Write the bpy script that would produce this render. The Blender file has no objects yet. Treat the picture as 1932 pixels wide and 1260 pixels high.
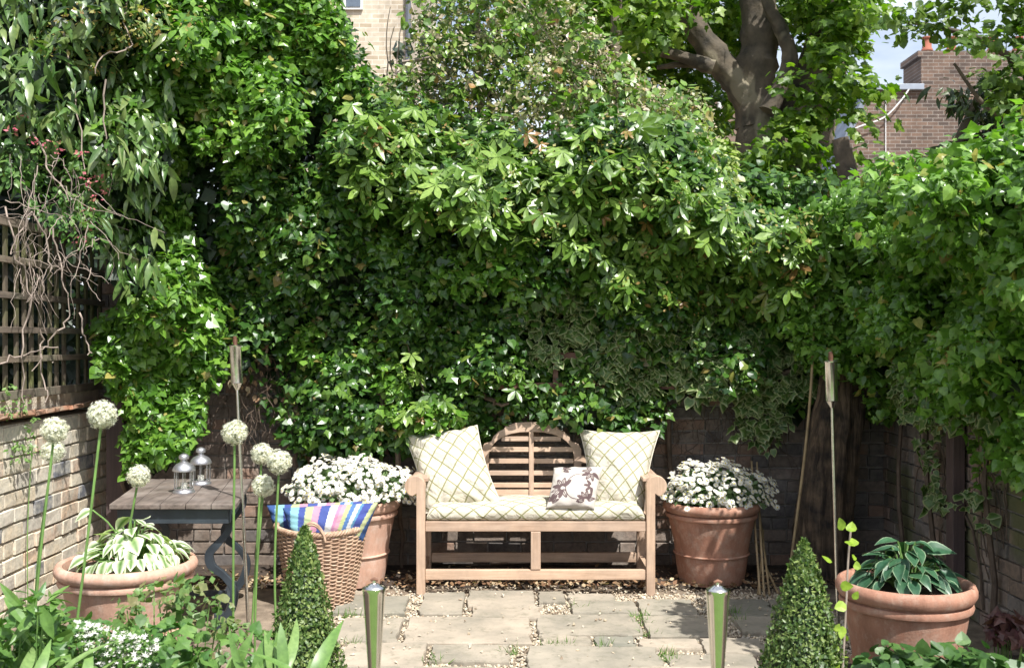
import bpy, math, random
import numpy as np
from mathutils import Vector, Matrix

S = bpy.context.scene
COL = S.collection
R = np.random.default_rng(11)
random.seed(7)

# ------------------------------------------------------------------ camera, sky, sun, exposure
F = 1950.0; CX = 966.0; HY = 640.0; CZ = 1.62            # photo focal length / principal column / horizon row / eye height
cd = bpy.data.cameras.new("camera"); cam = bpy.data.objects.new("camera", cd); COL.objects.link(cam)
cam.location = (0, 0, CZ); cam.rotation_euler = (math.radians(90), 0, 0)
cd.sensor_width = 36; cd.lens = 36 * F / 1932; cd.shift_y = 10 / 1932
cd.clip_start = 0.05; cd.clip_end = 3000
cd.dof.use_dof = True; cd.dof.focus_distance = 6.6; cd.dof.aperture_fstop = 5.0
S.camera = cam

SUN = Vector((0.36, -0.56, 1.0)).normalized()
elev = math.asin(SUN.z)
w = bpy.data.worlds.new("World"); S.world = w; w.use_nodes = True
nt = w.node_tree; bg = nt.nodes["Background"]
sky = nt.nodes.new("ShaderNodeTexSky"); sky.sky_type = 'NISHITA'; sky.sun_disc = False
sky.sun_elevation = elev; sky.sun_rotation = math.atan2(SUN.x, SUN.y)
sky.dust_density = 2.5; sky.air_density = 1.0; sky.ozone_density = 1.0
tc = nt.nodes.new("ShaderNodeTexCoord"); mp = nt.nodes.new("ShaderNodeMapping")
mp.inputs["Scale"].default_value = (1.2, 1.2, 3.5)
nz = nt.nodes.new("ShaderNodeTexNoise"); nz.inputs["Scale"].default_value = 2.2; nz.inputs["Detail"].default_value = 6
rp = nt.nodes.new("ShaderNodeValToRGB"); rp.color_ramp.elements[0].position = .38; rp.color_ramp.elements[1].position = .66
mx = nt.nodes.new("ShaderNodeMix"); mx.data_type = 'RGBA'
mx.inputs[7].default_value = (7.5, 7.9, 8.6, 1)
nt.links.new(tc.outputs["Generated"], mp.inputs[0]); nt.links.new(mp.outputs[0], nz.inputs["Vector"])
nt.links.new(nz.outputs[0], rp.inputs[0]); nt.links.new(rp.outputs[0], mx.inputs[0])
nt.links.new(sky.outputs[0], mx.inputs[6]); nt.links.new(mx.outputs[2], bg.inputs[0])
bg.inputs[1].default_value = 0.115
sl = bpy.data.lights.new("sun", 'SUN'); so = bpy.data.objects.new("sun", sl); COL.objects.link(so)
sl.energy = 5.0; sl.angle = math.radians(0.5); sl.color = (1, .975, .93)
so.rotation_euler = SUN.to_track_quat('Z', 'Y').to_euler(); so.location = (3, -4, 9)
S.view_settings.view_transform = 'Standard'; S.view_settings.look = 'None'
S.view_settings.exposure = 0.66; S.view_settings.gamma = 1

# ------------------------------------------------------------------ helpers
def P(px, py, Y): return np.array([(px - CX) / F * Y, Y, CZ - (py - HY) / F * Y])
def G(px, py, z=0.0):
    Y = (CZ - z) * F / (py - HY); return np.array([(px - CX) / F * Y, Y, z])
def unit(v): v = np.asarray(v, float); return v / (np.linalg.norm(v, axis=-1, keepdims=True) + 1e-9)

def tag(o, label=None, cat=None, group=None, kind=None):
    if label: o["label"] = label
    if cat: o["category"] = cat
    if group: o["group"] = group
    if kind: o["kind"] = kind
    return o
def empty(name, loc=(0, 0, 0), label=None, cat=None, group=None):
    o = bpy.data.objects.new(name, None); COL.objects.link(o); o.location = loc; o.empty_display_size = .1
    return tag(o, label, cat, group)
def put(o, parent):
    if parent is not None:
        o.parent = parent; o.matrix_parent_inverse = Matrix.Translation(-Vector(parent.location)) if False else Matrix.Identity(4)

class MB:
    """collects shapes given in world coordinates; build() links them as ONE mesh object"""
    def __init__(s): s.v = []; s.f = []; s.m = []; s.cur = 0
    def add(s, vs, fs):
        b = len(s.v); s.v += [tuple(float(c) for c in p) for p in vs]
        s.f += [tuple(b + i for i in q) for q in fs]; s.m += [s.cur] * len(fs); return s
    def box(s, c, size, rot=None, jit=0):
        hx, hy, hz = [k / 2 for k in size]
        vs = np.array([(x, y, z) for x in (-hx, hx) for y in (-hy, hy) for z in (-hz, hz)], float)
        if jit: vs = vs + R.normal(0, jit, vs.shape)
        if rot is not None: vs = vs @ np.array(rot).T
        return s.add(vs + np.asarray(c, float), [(0, 1, 3, 2), (4, 6, 7, 5), (0, 4, 5, 1), (2, 3, 7, 6), (0, 2, 6, 4), (1, 5, 7, 3)])
    def bar(s, a, b, wd, th, up=(0, 0, 1)):
        a = np.asarray(a, float); b = np.asarray(b, float); d = b - a; L = np.linalg.norm(d); d = d / L
        x = np.cross(d, up); x = x / np.linalg.norm(x); y = np.cross(x, d)
        return s.box((a + b) / 2, (wd, L, th), np.stack([x, d, y], 1))
    def tube(s, path, r, n=8, cap=True):
        path = np.asarray(path, float); k = len(path); r = np.broadcast_to(np.asarray(r, float), (k,))
        t = unit(np.gradient(path, axis=0)); ref = np.array([0, 0, 1.]) if abs(t[0][2]) < .9 else np.array([1., 0, 0])
        vs = []; x = unit(np.cross(t[0], ref))
        for i in range(k):
            x = unit(x - t[i] * np.dot(x, t[i])); y = np.cross(t[i], x)
            for j in range(n):
                a = 2 * math.pi * j / n; vs.append(path[i] + r[i] * (math.cos(a) * x + math.sin(a) * y))
        fs = [(i * n + j, i * n + (j + 1) % n, (i + 1) * n + (j + 1) % n, (i + 1) * n + j) for i in range(k - 1) for j in range(n)]
        if cap: fs += [tuple(range(n))[::-1], tuple((k - 1) * n + j for j in range(n))]
        return s.add(vs, fs)
    def lathe(s, prof, c=(0, 0, 0), n=48, sx=1, sy=1, lean=(0, 0), wob=0):
        vs = []; k = len(prof); ph = R.uniform(0, 6)
        for r, z in prof:
            for j in range(n):
                a = 2 * math.pi * j / n; rr = r * (1 + wob * math.sin(2 * a + ph) + wob * .6 * math.sin(3 * a + z * 9))
                vs.append((c[0] + rr * math.cos(a) * sx + lean[0] * z, c[1] + rr * math.sin(a) * sy + lean[1] * z, c[2] + z))
        fs = [(i * n + j, i * n + (j + 1) % n, (i + 1) * n + (j + 1) % n, (i + 1) * n + j) for i in range(k - 1) for j in range(n)]
        if prof[0][0] > 1e-4: fs.append(tuple(range(n))[::-1])
        if prof[-1][0] > 1e-4: fs.append(tuple((k - 1) * n + j for j in range(n)))
        return s.add(vs, fs)
    def prism(s, pts, axis_o, ax, ay, az, th):
        """outline pts (2D) in plane ax,ay at axis_o, thickness th along az (convex or simple polygon)"""
        ax, ay, az, o = [np.asarray(q, float) for q in (ax, ay, az, axis_o)]; n = len(pts)
        vs = [o + ax * p[0] + ay * p[1] for p in pts] + [o + ax * p[0] + ay * p[1] + az * th for p in pts]
        fs = [tuple(range(n))[::-1], tuple(range(n, 2 * n))] + [(i, (i + 1) % n, n + (i + 1) % n, n + i) for i in range(n)]
        return s.add(vs, fs)
    def ribbon(s, outer, inner, o, ax, ay, az, th):
        """band between two polylines of equal length, extruded"""
        ax, ay, az, o = [np.asarray(q, float) for q in (ax, ay, az, o)]; n = len(outer)
        f = lambda p, t: o + ax * p[0] + ay * p[1] + az * t
        vs = [f(p, 0) for p in outer] + [f(p, 0) for p in inner] + [f(p, th) for p in outer] + [f(p, th) for p in inner]
        fs = []
        for i in range(n - 1):
            fs += [(i, i + 1, n + i + 1, n + i), (2 * n + i, 3 * n + i, 3 * n + i + 1, 2 * n + i + 1),
                   (i, 2 * n + i, 2 * n + i + 1, i + 1), (n + i, n + i + 1, 3 * n + i + 1, 3 * n + i)]
        fs += [(0, n, 3 * n, 2 * n), (n - 1, 3 * n - 1 + 0, 4 * n - 1, 2 * n - 1)] if False else [(0, n, 3 * n, 2 * n), (n - 1, 3 * n - 1, 4 * n - 1, 2 * n - 1)]
        return s.add(vs, fs)
    def build(s, name, mats, parent=None, smooth=False, bevel=0, recalc=True):
        me = bpy.data.meshes.new(name); me.from_pydata(s.v, [], s.f)
        mats = mats if isinstance(mats, (list, tuple)) else [mats]
        for m in mats: me.materials.append(m)
        if len(mats) > 1: me.polygons.foreach_set("material_index", s.m)
        o = bpy.data.objects.new(name, me); COL.objects.link(o)
        off = Vector(parent.location) if parent is not None else None
        if parent is not None and parent.parent is not None: off = off + Vector(parent.parent.location)
        if recalc:
            import bmesh
            b = bmesh.new(); b.from_mesh(me); bmesh.ops.recalc_face_normals(b, faces=b.faces); b.to_mesh(me); b.free()
        if parent is not None:
            me.transform(Matrix.Translation(-off)); o.parent = parent
        if smooth: me.polygons.foreach_set("use_smooth", [True] * len(me.polygons))
        if bevel:
            bm_ = o.modifiers.new("bevel", 'BEVEL'); bm_.width = bevel; bm_.segments = 2; bm_.limit_method = 'ANGLE'; bm_.angle_limit = math.radians(40)
        if smooth and bevel == 0 and not name.startswith("_"):
            try: me.set_sharp_from_angle(angle=math.radians(50))
            except Exception: pass
        me.update(); return o

def fast_mesh(name, V, T, mats, parent=None, attr=None, smooth=False, mi=None):
    V = np.ascontiguousarray(V, np.float32); T = np.ascontiguousarray(T, np.int32)
    if parent is not None:
        off = np.array(parent.location, np.float32)
        if parent.parent is not None: off = off + np.array(parent.parent.location, np.float32)
        V = V - off
    me = bpy.data.meshes.new(name); me.vertices.add(len(V)); me.vertices.foreach_set("co", V.ravel())
    me.loops.add(T.size); me.loops.foreach_set("vertex_index", T.ravel())
    me.polygons.add(len(T)); me.polygons.foreach_set("loop_start", np.arange(0, T.size, 3, dtype=np.int32))
    try: me.polygons.foreach_set("loop_total", np.full(len(T), 3, np.int32))
    except Exception: pass
    mats = mats if isinstance(mats, (list, tuple)) else [mats]
    for m in mats: me.materials.append(m)
    if mi is not None: me.polygons.foreach_set("material_index", np.ascontiguousarray(mi, np.int32))
    if attr is not None:
        a = me.attributes.new("leaf", 'FLOAT_COLOR', 'POINT'); a.data.foreach_set("color", np.ascontiguousarray(attr, np.float32).ravel())
    me.update(calc_edges=True)
    me.polygons.foreach_set("use_smooth", np.full(len(T), smooth, bool))
    o = bpy.data.objects.new(name, me); COL.objects.link(o)
    if parent is not None: o.parent = parent
    return o

# ------------------------------------------------------------------ materials
def newmat(name):
    m = bpy.data.materials.new(name); m.use_nodes = True; t = m.node_tree; b = t.nodes["Principled BSDF"]; return m, t, b
def ramp(t, stops, interp='LINEAR'):
    n = t.nodes.new("ShaderNodeValToRGB"); cr = n.color_ramp; cr.interpolation = interp
    while len(cr.elements) < len(stops): cr.elements.new(0.5)
    for e, (p, c) in zip(cr.elements, stops): e.position = p; e.color = (*c, 1)
    return n
def noise(t, scale, detail=4, vec=None, rough=.55, dist=0):
    n = t.nodes.new("ShaderNodeTexNoise"); n.inputs["Scale"].default_value = scale; n.inputs["Detail"].default_value = detail
    n.inputs["Roughness"].default_value = rough; n.inputs["Distortion"].default_value = dist
    if vec is not None: t.links.new(vec, n.inputs["Vector"])
    return n
def mixc(t, a, b, fac, mode='MIX'):
    n = t.nodes.new("ShaderNodeMix"); n.data_type = 'RGBA'; n.blend_type = mode
    for k, x in ((0, fac), (6, a), (7, b)):
        if hasattr(x, "links"): t.links.new(x, n.inputs[k])
        elif k == 0: n.inputs[0].default_value = x
        else: n.inputs[k].default_value = (*x, 1)
    return n.outputs[2]
def objvec(t, sc=(1, 1, 1), rot=(0, 0, 0)):
    c = t.nodes.new("ShaderNodeTexCoord"); m = t.nodes.new("ShaderNodeMapping")
    m.inputs["Scale"].default_value = sc; m.inputs["Rotation"].default_value = rot
    t.links.new(c.outputs["Object"], m.inputs[0]); return m.outputs[0]
def bump(t, b, h, strength=.4, dist=.01):
    n = t.nodes.new("ShaderNodeBump"); n.inputs["Strength"].default_value = strength; n.inputs["Distance"].default_value = dist
    t.links.new(h, n.inputs["Height"]); t.links.new(n.outputs[0], b.inputs["Normal"]); return n

def m_leaf(name, cols, rough=.42, trans=.28, edge=None, edge_at=(.25, .6), spec=.5, rib=None, tcol=None, old=None):
    m, t, b = newmat(name)
    a = t.nodes.new("ShaderNodeAttribute"); a.attribute_name = "leaf"
    sp = t.nodes.new("ShaderNodeSeparateColor"); t.links.new(a.outputs["Color"], sp.inputs[0])
    k = len(cols); r = ramp(t, [(.955 * i / (k - 1), c) for i, c in enumerate(cols)] + ([(.985, old), (1, tuple(.5 * q for q in old))] if old else [])); t.links.new(sp.outputs[2], r.inputs[0])
    col = r.outputs[0]
    n = noise(t, 45, 3, objvec(t)); n2 = ramp(t, [(.3, (.72, .75, .7)), (.7, (1.2, 1.15, 1.1))]); t.links.new(n.outputs[0], n2.inputs[0])
    col = mixc(t, col, n2.outputs[0], 1.0, 'MULTIPLY')
    if edge:
        e = ramp(t, [(edge_at[0], (0, 0, 0)), (edge_at[1], (1, 1, 1))]); t.links.new(sp.outputs[0], e.inputs[0])
        col = mixc(t, col, edge, e.outputs[0])
    if rib:
        e = ramp(t, [(.0, (1, 1, 1)), (.12, (0, 0, 0))]); t.links.new(sp.outputs[1], e.inputs[0]); col = mixc(t, col, rib, e.outputs[0])
    t.links.new(col, b.inputs["Base Color"]); b.inputs["Roughness"].default_value = rough
    b.inputs["Specular IOR Level"].default_value = spec
    tr = t.nodes.new("ShaderNodeBsdfTranslucent"); ms = t.nodes.new("ShaderNodeMixShader"); ms.inputs[0].default_value = trans
    tcc = mixc(t, col, tcol or (1.15, 1.5, .4), 1.0, 'MULTIPLY'); t.links.new(tcc, tr.inputs[0])
    out = t.nodes["Material Output"]; t.links.new(b.outputs[0], ms.inputs[1]); t.links.new(tr.outputs[0], ms.inputs[2]); t.links.new(ms.outputs[0], out.inputs[0])
    return m
def m_simple(name, col, rough=.6, var=.2, scale=20, metal=0, bmp=0, col2=None, bscale=None):
    m, t, b = newmat(name); v = objvec(t); n = noise(t, scale, 6, v)
    c2 = col2 or tuple(c * (1 - var) for c in col); c1 = col if col2 else tuple(c * (1 + var) for c in col)
    r = ramp(t, [(.32, c2), (.68, c1)]); t.links.new(n.outputs[0], r.inputs[0]); t.links.new(r.outputs[0], b.inputs["Base Color"])
    b.inputs["Roughness"].default_value = rough; b.inputs["Metallic"].default_value = metal
    if bmp: nb = noise(t, bscale or scale * 3, 6, v); bump(t, b, nb.outputs[0], bmp)
    return m
def m_wood(name, c1, c2, axis=0, rough=.6, weather=None, g=1.0):
    m, t, b = newmat(name); sc = [40 * g, 40 * g, 40 * g]; sc[axis] = 2.2 * g
    n = noise(t, 1.0, 7, objvec(t, tuple(sc)), .6, .6); r = ramp(t, [(.3, c1), (.7, c2)]); t.links.new(n.outputs[0], r.inputs[0])
    col = r.outputs[0]
    if weather:
        n2 = noise(t, 4, 5, objvec(t)); r2 = ramp(t, [(.45, (0, 0, 0)), (.62, (1, 1, 1))]); t.links.new(n2.outputs[0], r2.inputs[0])
        col = mixc(t, col, weather, r2.outputs[0])
    oi = t.nodes.new("ShaderNodeObjectInfo"); r3 = ramp(t, [(0, (.86, .86, .88)), (1, (1.1, 1.08, 1.04))]); t.links.new(oi.outputs["Random"], r3.inputs[0]); col = mixc(t, col, r3.outputs[0], 1, 'MULTIPLY')
    n5 = noise(t, 5, 7, objvec(t), .7); r5 = ramp(t, [(.35, (.8, .8, .82)), (.65, (1.08, 1.06, 1.05))]); t.links.new(n5.outputs[0], r5.inputs[0]); col = mixc(t, col, r5.outputs[0], 1, 'MULTIPLY')
    t.links.new(col, b.inputs["Base Color"]); b.inputs["Roughness"].default_value = rough; bump(t, b, n.outputs[0], .35, .005); return m
def m_brick_island(name, stops, rough=.9, dirt=(.05, .045, .04), dirt_amt=(.5, .75), dscale=2.5, moss=None):
    m, t, b = newmat(name); g = t.nodes.new("ShaderNodeNewGeometry")
    r = ramp(t, stops, 'CONSTANT'); t.links.new(g.outputs["Random Per Island"], r.inputs[0])
    v = objvec(t); n = noise(t, 30, 8, v, .7); rr = ramp(t, [(.3, (.6, .6, .6)), (.7, (1.35, 1.3, 1.25))]); t.links.new(n.outputs[0], rr.inputs[0])
    col = mixc(t, r.outputs[0], rr.outputs[0], 1, 'MULTIPLY')
    n2 = noise(t, dscale, 6, v, .65); r2 = ramp(t, [(dirt_amt[0], (0, 0, 0)), (dirt_amt[1], (.85, .85, .85))]); t.links.new(n2.outputs[0], r2.inputs[0])
    col = mixc(t, col, dirt, r2.outputs[0])
    if moss:
        n3 = noise(t, 1.7, 4, v); r3 = ramp(t, [(.5, (0, 0, 0)), (.6, (.8, .8, .8))]); t.links.new(n3.outputs[0], r3.inputs[0]); col = mixc(t, col, moss, r3.outputs[0])
    t.links.new(col, b.inputs["Base Color"]); b.inputs["Roughness"].default_value = rough; bump(t, b, n.outputs[0], .7, .008); return m
def m_brick_tex(name, c1, c2, mortar, rot=0, bw=.225, bh=.075, bright=1, plane='xz'):
    m, t, b = newmat(name); c = t.nodes.new("ShaderNodeTexCoord"); mp = t.nodes.new("ShaderNodeMapping")
    mp.inputs["Rotation"].default_value = (math.radians(-90), 0, 0) if plane == 'xz' else (0, 0, 0)
    if plane == 'yz': mp.inputs["Rotation"].default_value = (math.radians(-90), math.radians(0), math.radians(90))
    t.links.new(c.outputs["Object"], mp.inputs[0])
    k = t.nodes.new("ShaderNodeTexBrick"); t.links.new(mp.outputs[0], k.inputs["Vector"])
    k.inputs["Scale"].default_value = 1; k.inputs["Brick Width"].default_value = bw; k.inputs["Row Height"].default_value = bh
    k.inputs["Mortar Size"].default_value = .008; k.inputs["Mortar Smooth"].default_value = .3; k.inputs["Bias"].default_value = -.1
    k.inputs["Color1"].default_value = (*c1, 1); k.inputs["Color2"].default_value = (*c2, 1); k.inputs["Mortar"].default_value = (*mortar, 1)
    n = noise(t, 1.5, 7, mp.outputs[0], .7); rr = ramp(t, [(.3, (.55, .55, .55)), (.7, (1.3, 1.3, 1.3))]); t.links.new(n.outputs[0], rr.inputs[0])
    col = mixc(t, k.outputs[0], rr.outputs[0], 1, 'MULTIPLY'); t.links.new(col, b.inputs["Base Color"]); b.inputs["Roughness"].default_value = .9
    bump(t, b, k.outputs["Fac"], -.5, .01); return m

M = {}
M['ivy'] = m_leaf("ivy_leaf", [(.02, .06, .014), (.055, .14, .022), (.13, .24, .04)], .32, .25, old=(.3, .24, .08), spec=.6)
M['ivy_sunlit'] = m_leaf("ivy_leaf_sunlit", [(.06, .15, .02), (.11, .245, .03), (.2, .36, .055)], .3, .3, old=(.36, .32, .1), spec=.6)  # lighter copy of the ivy leaf, sunlight painted into its colour
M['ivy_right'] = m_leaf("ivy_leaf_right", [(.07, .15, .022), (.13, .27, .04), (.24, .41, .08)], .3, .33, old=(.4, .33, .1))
M['creeper'] = m_leaf("creeper_leaf", [(.06, .135, .02), (.14, .25, .04), (.26, .39, .09)], .34, .3, old=(.35, .2, .08), spec=.6)
M['varieg'] = m_leaf("variegated_ivy_leaf", [(.06, .13, .03), (.12, .2, .05)], .4, .25, edge=(.36, .4, .2), edge_at=(.35, .95))
M['clematis'] = m_leaf("clematis_leaf", [(.05, .115, .03), (.09, .18, .04), (.14, .23, .07), (.18, .24, .08)], .3, .22, rib=(.12, .2, .06), spec=.7)
M['olive'] = m_leaf("pale_shrub_leaf", [(.10, .15, .04), (.22, .25, .1), (.42, .38, .26), (.5, .4, .33)], .4, .25)
M['young'] = m_leaf("young_shoot_leaf", [(.3, .3, .08), (.33, .2, .07), (.25, .32, .07)], .45, .4)
M['yellow'] = m_leaf("golden_leaf", [(.14, .24, .04), (.28, .36, .08), (.42, .46, .2)], .45, .35)
M['plane'] = m_leaf("plane_tree_leaf", [(.06, .13, .015), (.12, .22, .02), (.22, .33, .04)], .42, .45)
M['tree_r'] = m_leaf("lime_tree_leaf", [(.05, .11, .015), (.09, .16, .02), (.14, .22, .03)], .45, .4)
M['magnolia'] = m_leaf("magnolia_leaf", [(.02, .045, .012), (.035, .06, .015), (.05, .075, .015)], .35, .1)
M['box'] = m_leaf("box_leaf", [(.04, .085, .02), (.085, .155, .035), (.24, .31, .1)], .42, .25, spec=.5)
M['dark'] = m_leaf("shaded_leaf", [(.012, .03, .01), (.02, .05, .014)], .5, .1)  # inner leaves: shade between the clumps is painted in as a darker colour
M['peren'] = m_leaf("border_leaf", [(.05, .13, .03), (.09, .2, .045), (.16, .28, .07)], .42, .3)
M['bluegreen'] = m_leaf("marguerite_leaf", [(.09, .16, .06), (.16, .25, .1)], .5, .2)
M['strap'] = m_leaf("strap_leaf", [(.08, .17, .04), (.13, .24, .06), (.2, .31, .11)], .4, .2)
M['astr'] = m_leaf("astilbe_leaf", [(.08, .17, .05), (.14, .24, .07), (.22, .2, .1)], .45, .3)
M['hydr'] = m_leaf("hydrangea_leaf", [(.025, .07, .016), (.045, .115, .025), (.08, .16, .04)], .45, .2)
M['lime'] = m_leaf("lime_green_leaf", [(.25, .4, .04), (.4, .55, .08)], .4, .4)
M['purple'] = m_leaf("purple_leaf", [(.12, .05, .06), (.2, .1, .09)], .45, .2)
M['hosta_w'] = m_leaf("hosta_leaf_cream", [(.1, .2, .05), (.2, .32, .12)], .42, .25, edge=(.74, .76, .6), edge_at=(.1, .75))
M['hosta_d'] = m_leaf("hosta_leaf_blue", [(.03, .09, .05), (.05, .13, .065)], .38, .15, edge=(.3, .4, .25), edge_at=(.8, 1.0))
M['pink'] = m_leaf("honeysuckle_flower", [(.42, .07, .12), (.55, .16, .22), (.5, .2, .16)], .5, .3, tcol=(1, 1, 1))
M['petal'] = m_leaf("white_petal", [(.8, .79, .75), (.84, .83, .8)], .55, .25, tcol=(1, 1, 1))
M['allium'] = m_leaf("allium_floret", [(.78, .8, .66), (.86, .87, .78)], .5, .35, tcol=(1, 1, .95))
M['yellowc'] = m_simple("flower_centre", (.75, .6, .1), .7, .15)
M['stem'] = m_simple("green_stem", (.13, .24, .06), .5, .25, 12)
M['bark'] = m_simple("plane_bark", (.14, .11, .075), .9, .5, 4.5, bmp=1, col2=(.035, .03, .022), bscale=22)
_t = M['bark'].node_tree; _b = _t.nodes["Principled BSDF"]; _c = _b.inputs["Base Color"].links[0].from_socket
_n = noise(_t, 2.2, 3, objvec(_t, (1, 1, .6)), .4); _r = ramp(_t, [(.6, (0, 0, 0)), (.63, (.8, .8, .8))]); _t.links.new(_n.outputs[0], _r.inputs[0]); _t.links.new(mixc(_t, _c, (.22, .19, .13), _r.outputs[0]), _b.inputs["Base Color"])
M['bark_pale'] = m_simple("pale_bark", (.3, .27, .2), .85, .4, 3.0, bmp=.6, col2=(.11, .09, .06), bscale=20)
M['stump'] = m_simple("old_trunk_bark", (.15, .105, .068), .95, .5, 9, bmp=1.0, col2=(.025, .02, .017), bscale=30)
_t = M['stump'].node_tree; _b = _t.nodes["Principled BSDF"]; _c = _b.inputs["Base Color"].links[0].from_socket
_n = noise(_t, 1.0, 6, objvec(_t, (26, 26, 2.2)), .7, .8); _r = ramp(_t, [(.35, (.25, .22, .2)), (.6, (1.5, 1.45, 1.4))]); _t.links.new(_n.outputs[0], _r.inputs[0]); _t.links.new(mixc(_t, _c, _r.outputs[0], 1, 'MULTIPLY'), _b.inputs["Base Color"]); bump(_t, _b, _n.outputs[0], 1, .03)
M['twig'] = m_simple("dry_twig", (.3, .24, .2), .8, .35, 15)
M['twigd'] = m_simple("brown_twig", (.12, .085, .06), .85, .35, 15)
M['teak'] = m_wood("teak_x", (.40, .275, .19), (.61, .455, .335), 0, .55)
M['teakz'] = m_wood("teak_z", (.40, .275, .19), (.61, .455, .335), 2, .55)
M['teaky'] = m_wood("teak_y", (.40, .275, .19), (.61, .455, .335), 1, .55)
M['trel'] = m_wood("weathered_lath", (.09, .07, .05), (.19, .155, .1), 2, .85, weather=(.16, .17, .06))
M['trelh'] = m_wood("weathered_rail", (.11, .085, .065), (.24, .19, .14), 1, .85, weather=(.2, .18, .13))
M['post'] = m_wood("stained_post", (.06, .04, .04), (.12, .085, .08), 2, .7)
M['rail'] = m_wood("brown_rail", (.12, .06, .045), (.2, .11, .08), 0, .8)
M['ttop'] = m_wood("weathered_table_wood", (.075, .06, .052), (.19, .155, .135), 1, .65, weather=(.22, .19, .17))
M['iron'] = m_simple("dark_painted_metal", (.035, .045, .055), .45, .3, 9)
M['steel'] = m_simple("stainless_steel", (.72, .69, .62), .07, .06, 30, metal=1)
M['steelb'] = m_simple("brushed_steel", (.72, .71, .68), .24, .15, 30, metal=1)
M['copper'] = m_simple("rusty_cap", (.16, .08, .05), .6, .3, 40, metal=.5)
M['tin'] = m_simple("lantern_tin", (.5, .5, .52), .38, .1, 40, metal=.85)
M['soil'] = m_simple("soil", (.075, .052, .036), .95, .5, 14, bmp=1, col2=(.025, .018, .014), bscale=60)
M['ground'] = m_simple("earth_and_grit", (.30, .235, .17), .95, .5, 9, bmp=1, col2=(.12, .09, .062), bscale=90)
M['litter'] = m_leaf("dead_leaf", [(.16, .08, .045), (.3, .18, .1), (.5, .4, .27)], .8, .1)
M['cane'] = m_simple("bamboo_cane", (.33, .24, .13), .6, .3, 12)
M['slate'] = m_simple("slate_roof", (.17, .2, .25), .6, .3, 3, bmp=.4)
M['lead'] = m_simple("lead_capping", (.27, .31, .37), .5, .12, 3)
M['pot_red'] = m_simple("chimney_pot", (.3, .1, .06), .8, .2, 4)
M['wpaint'] = m_simple("white_paint", (.75, .75, .73), .5, .06, 6)
M['gpipe'] = m_simple("grey_pipe", (.1, .11, .13), .5, .2, 6)
M['mortar'] = m_simple("lime_mortar", (.62, .55, .44), .95, .25, 12, bmp=.8, bscale=70)
M['mortar_d'] = m_simple("sooty_mortar", (.3, .27, .24), .95, .4, 8, bmp=.8, bscale=70)
M['coping'] = m_simple("clay_tile", (.42, .19, .11), .85, .4, 7, bmp=.6, col2=(.33, .27, .2))
M['pebble'] = m_leaf("gravel_stone", [(.26, .2, .15), (.46, .38, .28), (.62, .54, .43), (.4, .36, .31)], .85, .0)
M['grass'] = m_leaf("grass_blade", [(.08, .18, .03), (.15, .27, .05)], .5, .3)
M['bL'] = m_brick_island("stock_brick", [(0, (.64, .55, .41)), (.2, (.68, .61, .48)), (.36, (.58, .45, .34)), (.48, (.66, .60, .5)), (.62, (.48, .44, .38)), (.76, (.17, .18, .21)), (.82, (.64, .49, .35)), (.9, (.7, .64, .54))],
                         dirt=(.6, .56, .46), dirt_amt=(.42, .66), dscale=11)
M['bB'] = m_brick_island("sooty_brick", [(0, (.18, .145, .12)), (.3, (.13, .118, .112)), (.6, (.22, .175, .145)), (.8, (.27, .18, .135))], dirt=(.32, .28, .24), dirt_amt=(.5, .75), dscale=5)
M['bR'] = m_brick_island("mossy_brick", [(0, (.24, .18, .14)), (.3, (.16, .14, .12)), (.6, (.28, .2, .16)), (.8, (.2, .17, .15))], dirt=(.36, .32, .28), dirt_amt=(.48, .7), moss=(.1, .11, .035))
M['houseR'] = m_brick_tex("gable_brick", (.17, .11, .08), (.07, .052, .044), (.27, .24, .21), bw=.27, bh=.092)
M['houseM'] = m_brick_tex("terrace_brick", (.24, .16, .12), (.17, .12, .095), (.2, .16, .13))
M['houseL'] = m_brick_tex("pale_stock_brick", (.58, .50, .39), (.36, .29, .2), (.62, .56, .47), bw=.22, bh=.08)
M['glass'] = m_simple("window_glass", (.12, .15, .19), .08, .1)

def m_terracotta(name, c1, c2, bloom):
    m, t, b = newmat(name); v = objvec(t)
    n = noise(t, 3.5, 8, objvec(t, (1, 1, .5)), .6); r = ramp(t, [(.3, c1), (.7, c2)]); t.links.new(n.outputs[0], r.inputs[0])
    n2 = noise(t, 11, 8, v, .75); r2 = ramp(t, [(.48, (0, 0, 0)), (.7, (.7, .7, .7))]); t.links.new(n2.outputs[0], r2.inputs[0])
    col = mixc(t, r.outputs[0], bloom, r2.outputs[0]); t.links.new(col, b.inputs["Base Color"]); b.inputs["Roughness"].default_value = .82
    n4 = noise(t, 2.2, 8, objvec(t, (3, 3, .7)), .8); r4 = ramp(t, [(.3, (.62, .6, .58)), (.6, (1.1, 1.1, 1.1))]); t.links.new(n4.outputs[0], r4.inputs[0]); t.links.new(mixc(t, col, r4.outputs[0], 1, 'MULTIPLY'), b.inputs["Base Color"])
    n3 = noise(t, 90, 4, v); bump(t, b, n3.outputs[0], .3, .005); return m
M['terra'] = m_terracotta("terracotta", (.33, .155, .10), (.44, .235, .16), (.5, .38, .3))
M['terra_sunlit'] = m_terracotta("terracotta_sunlit", (.44, .245, .17), (.56, .35, .26), (.6, .48, .4))  # lighter copy of the terracotta, sunlight on the left pots put into its colour

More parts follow.
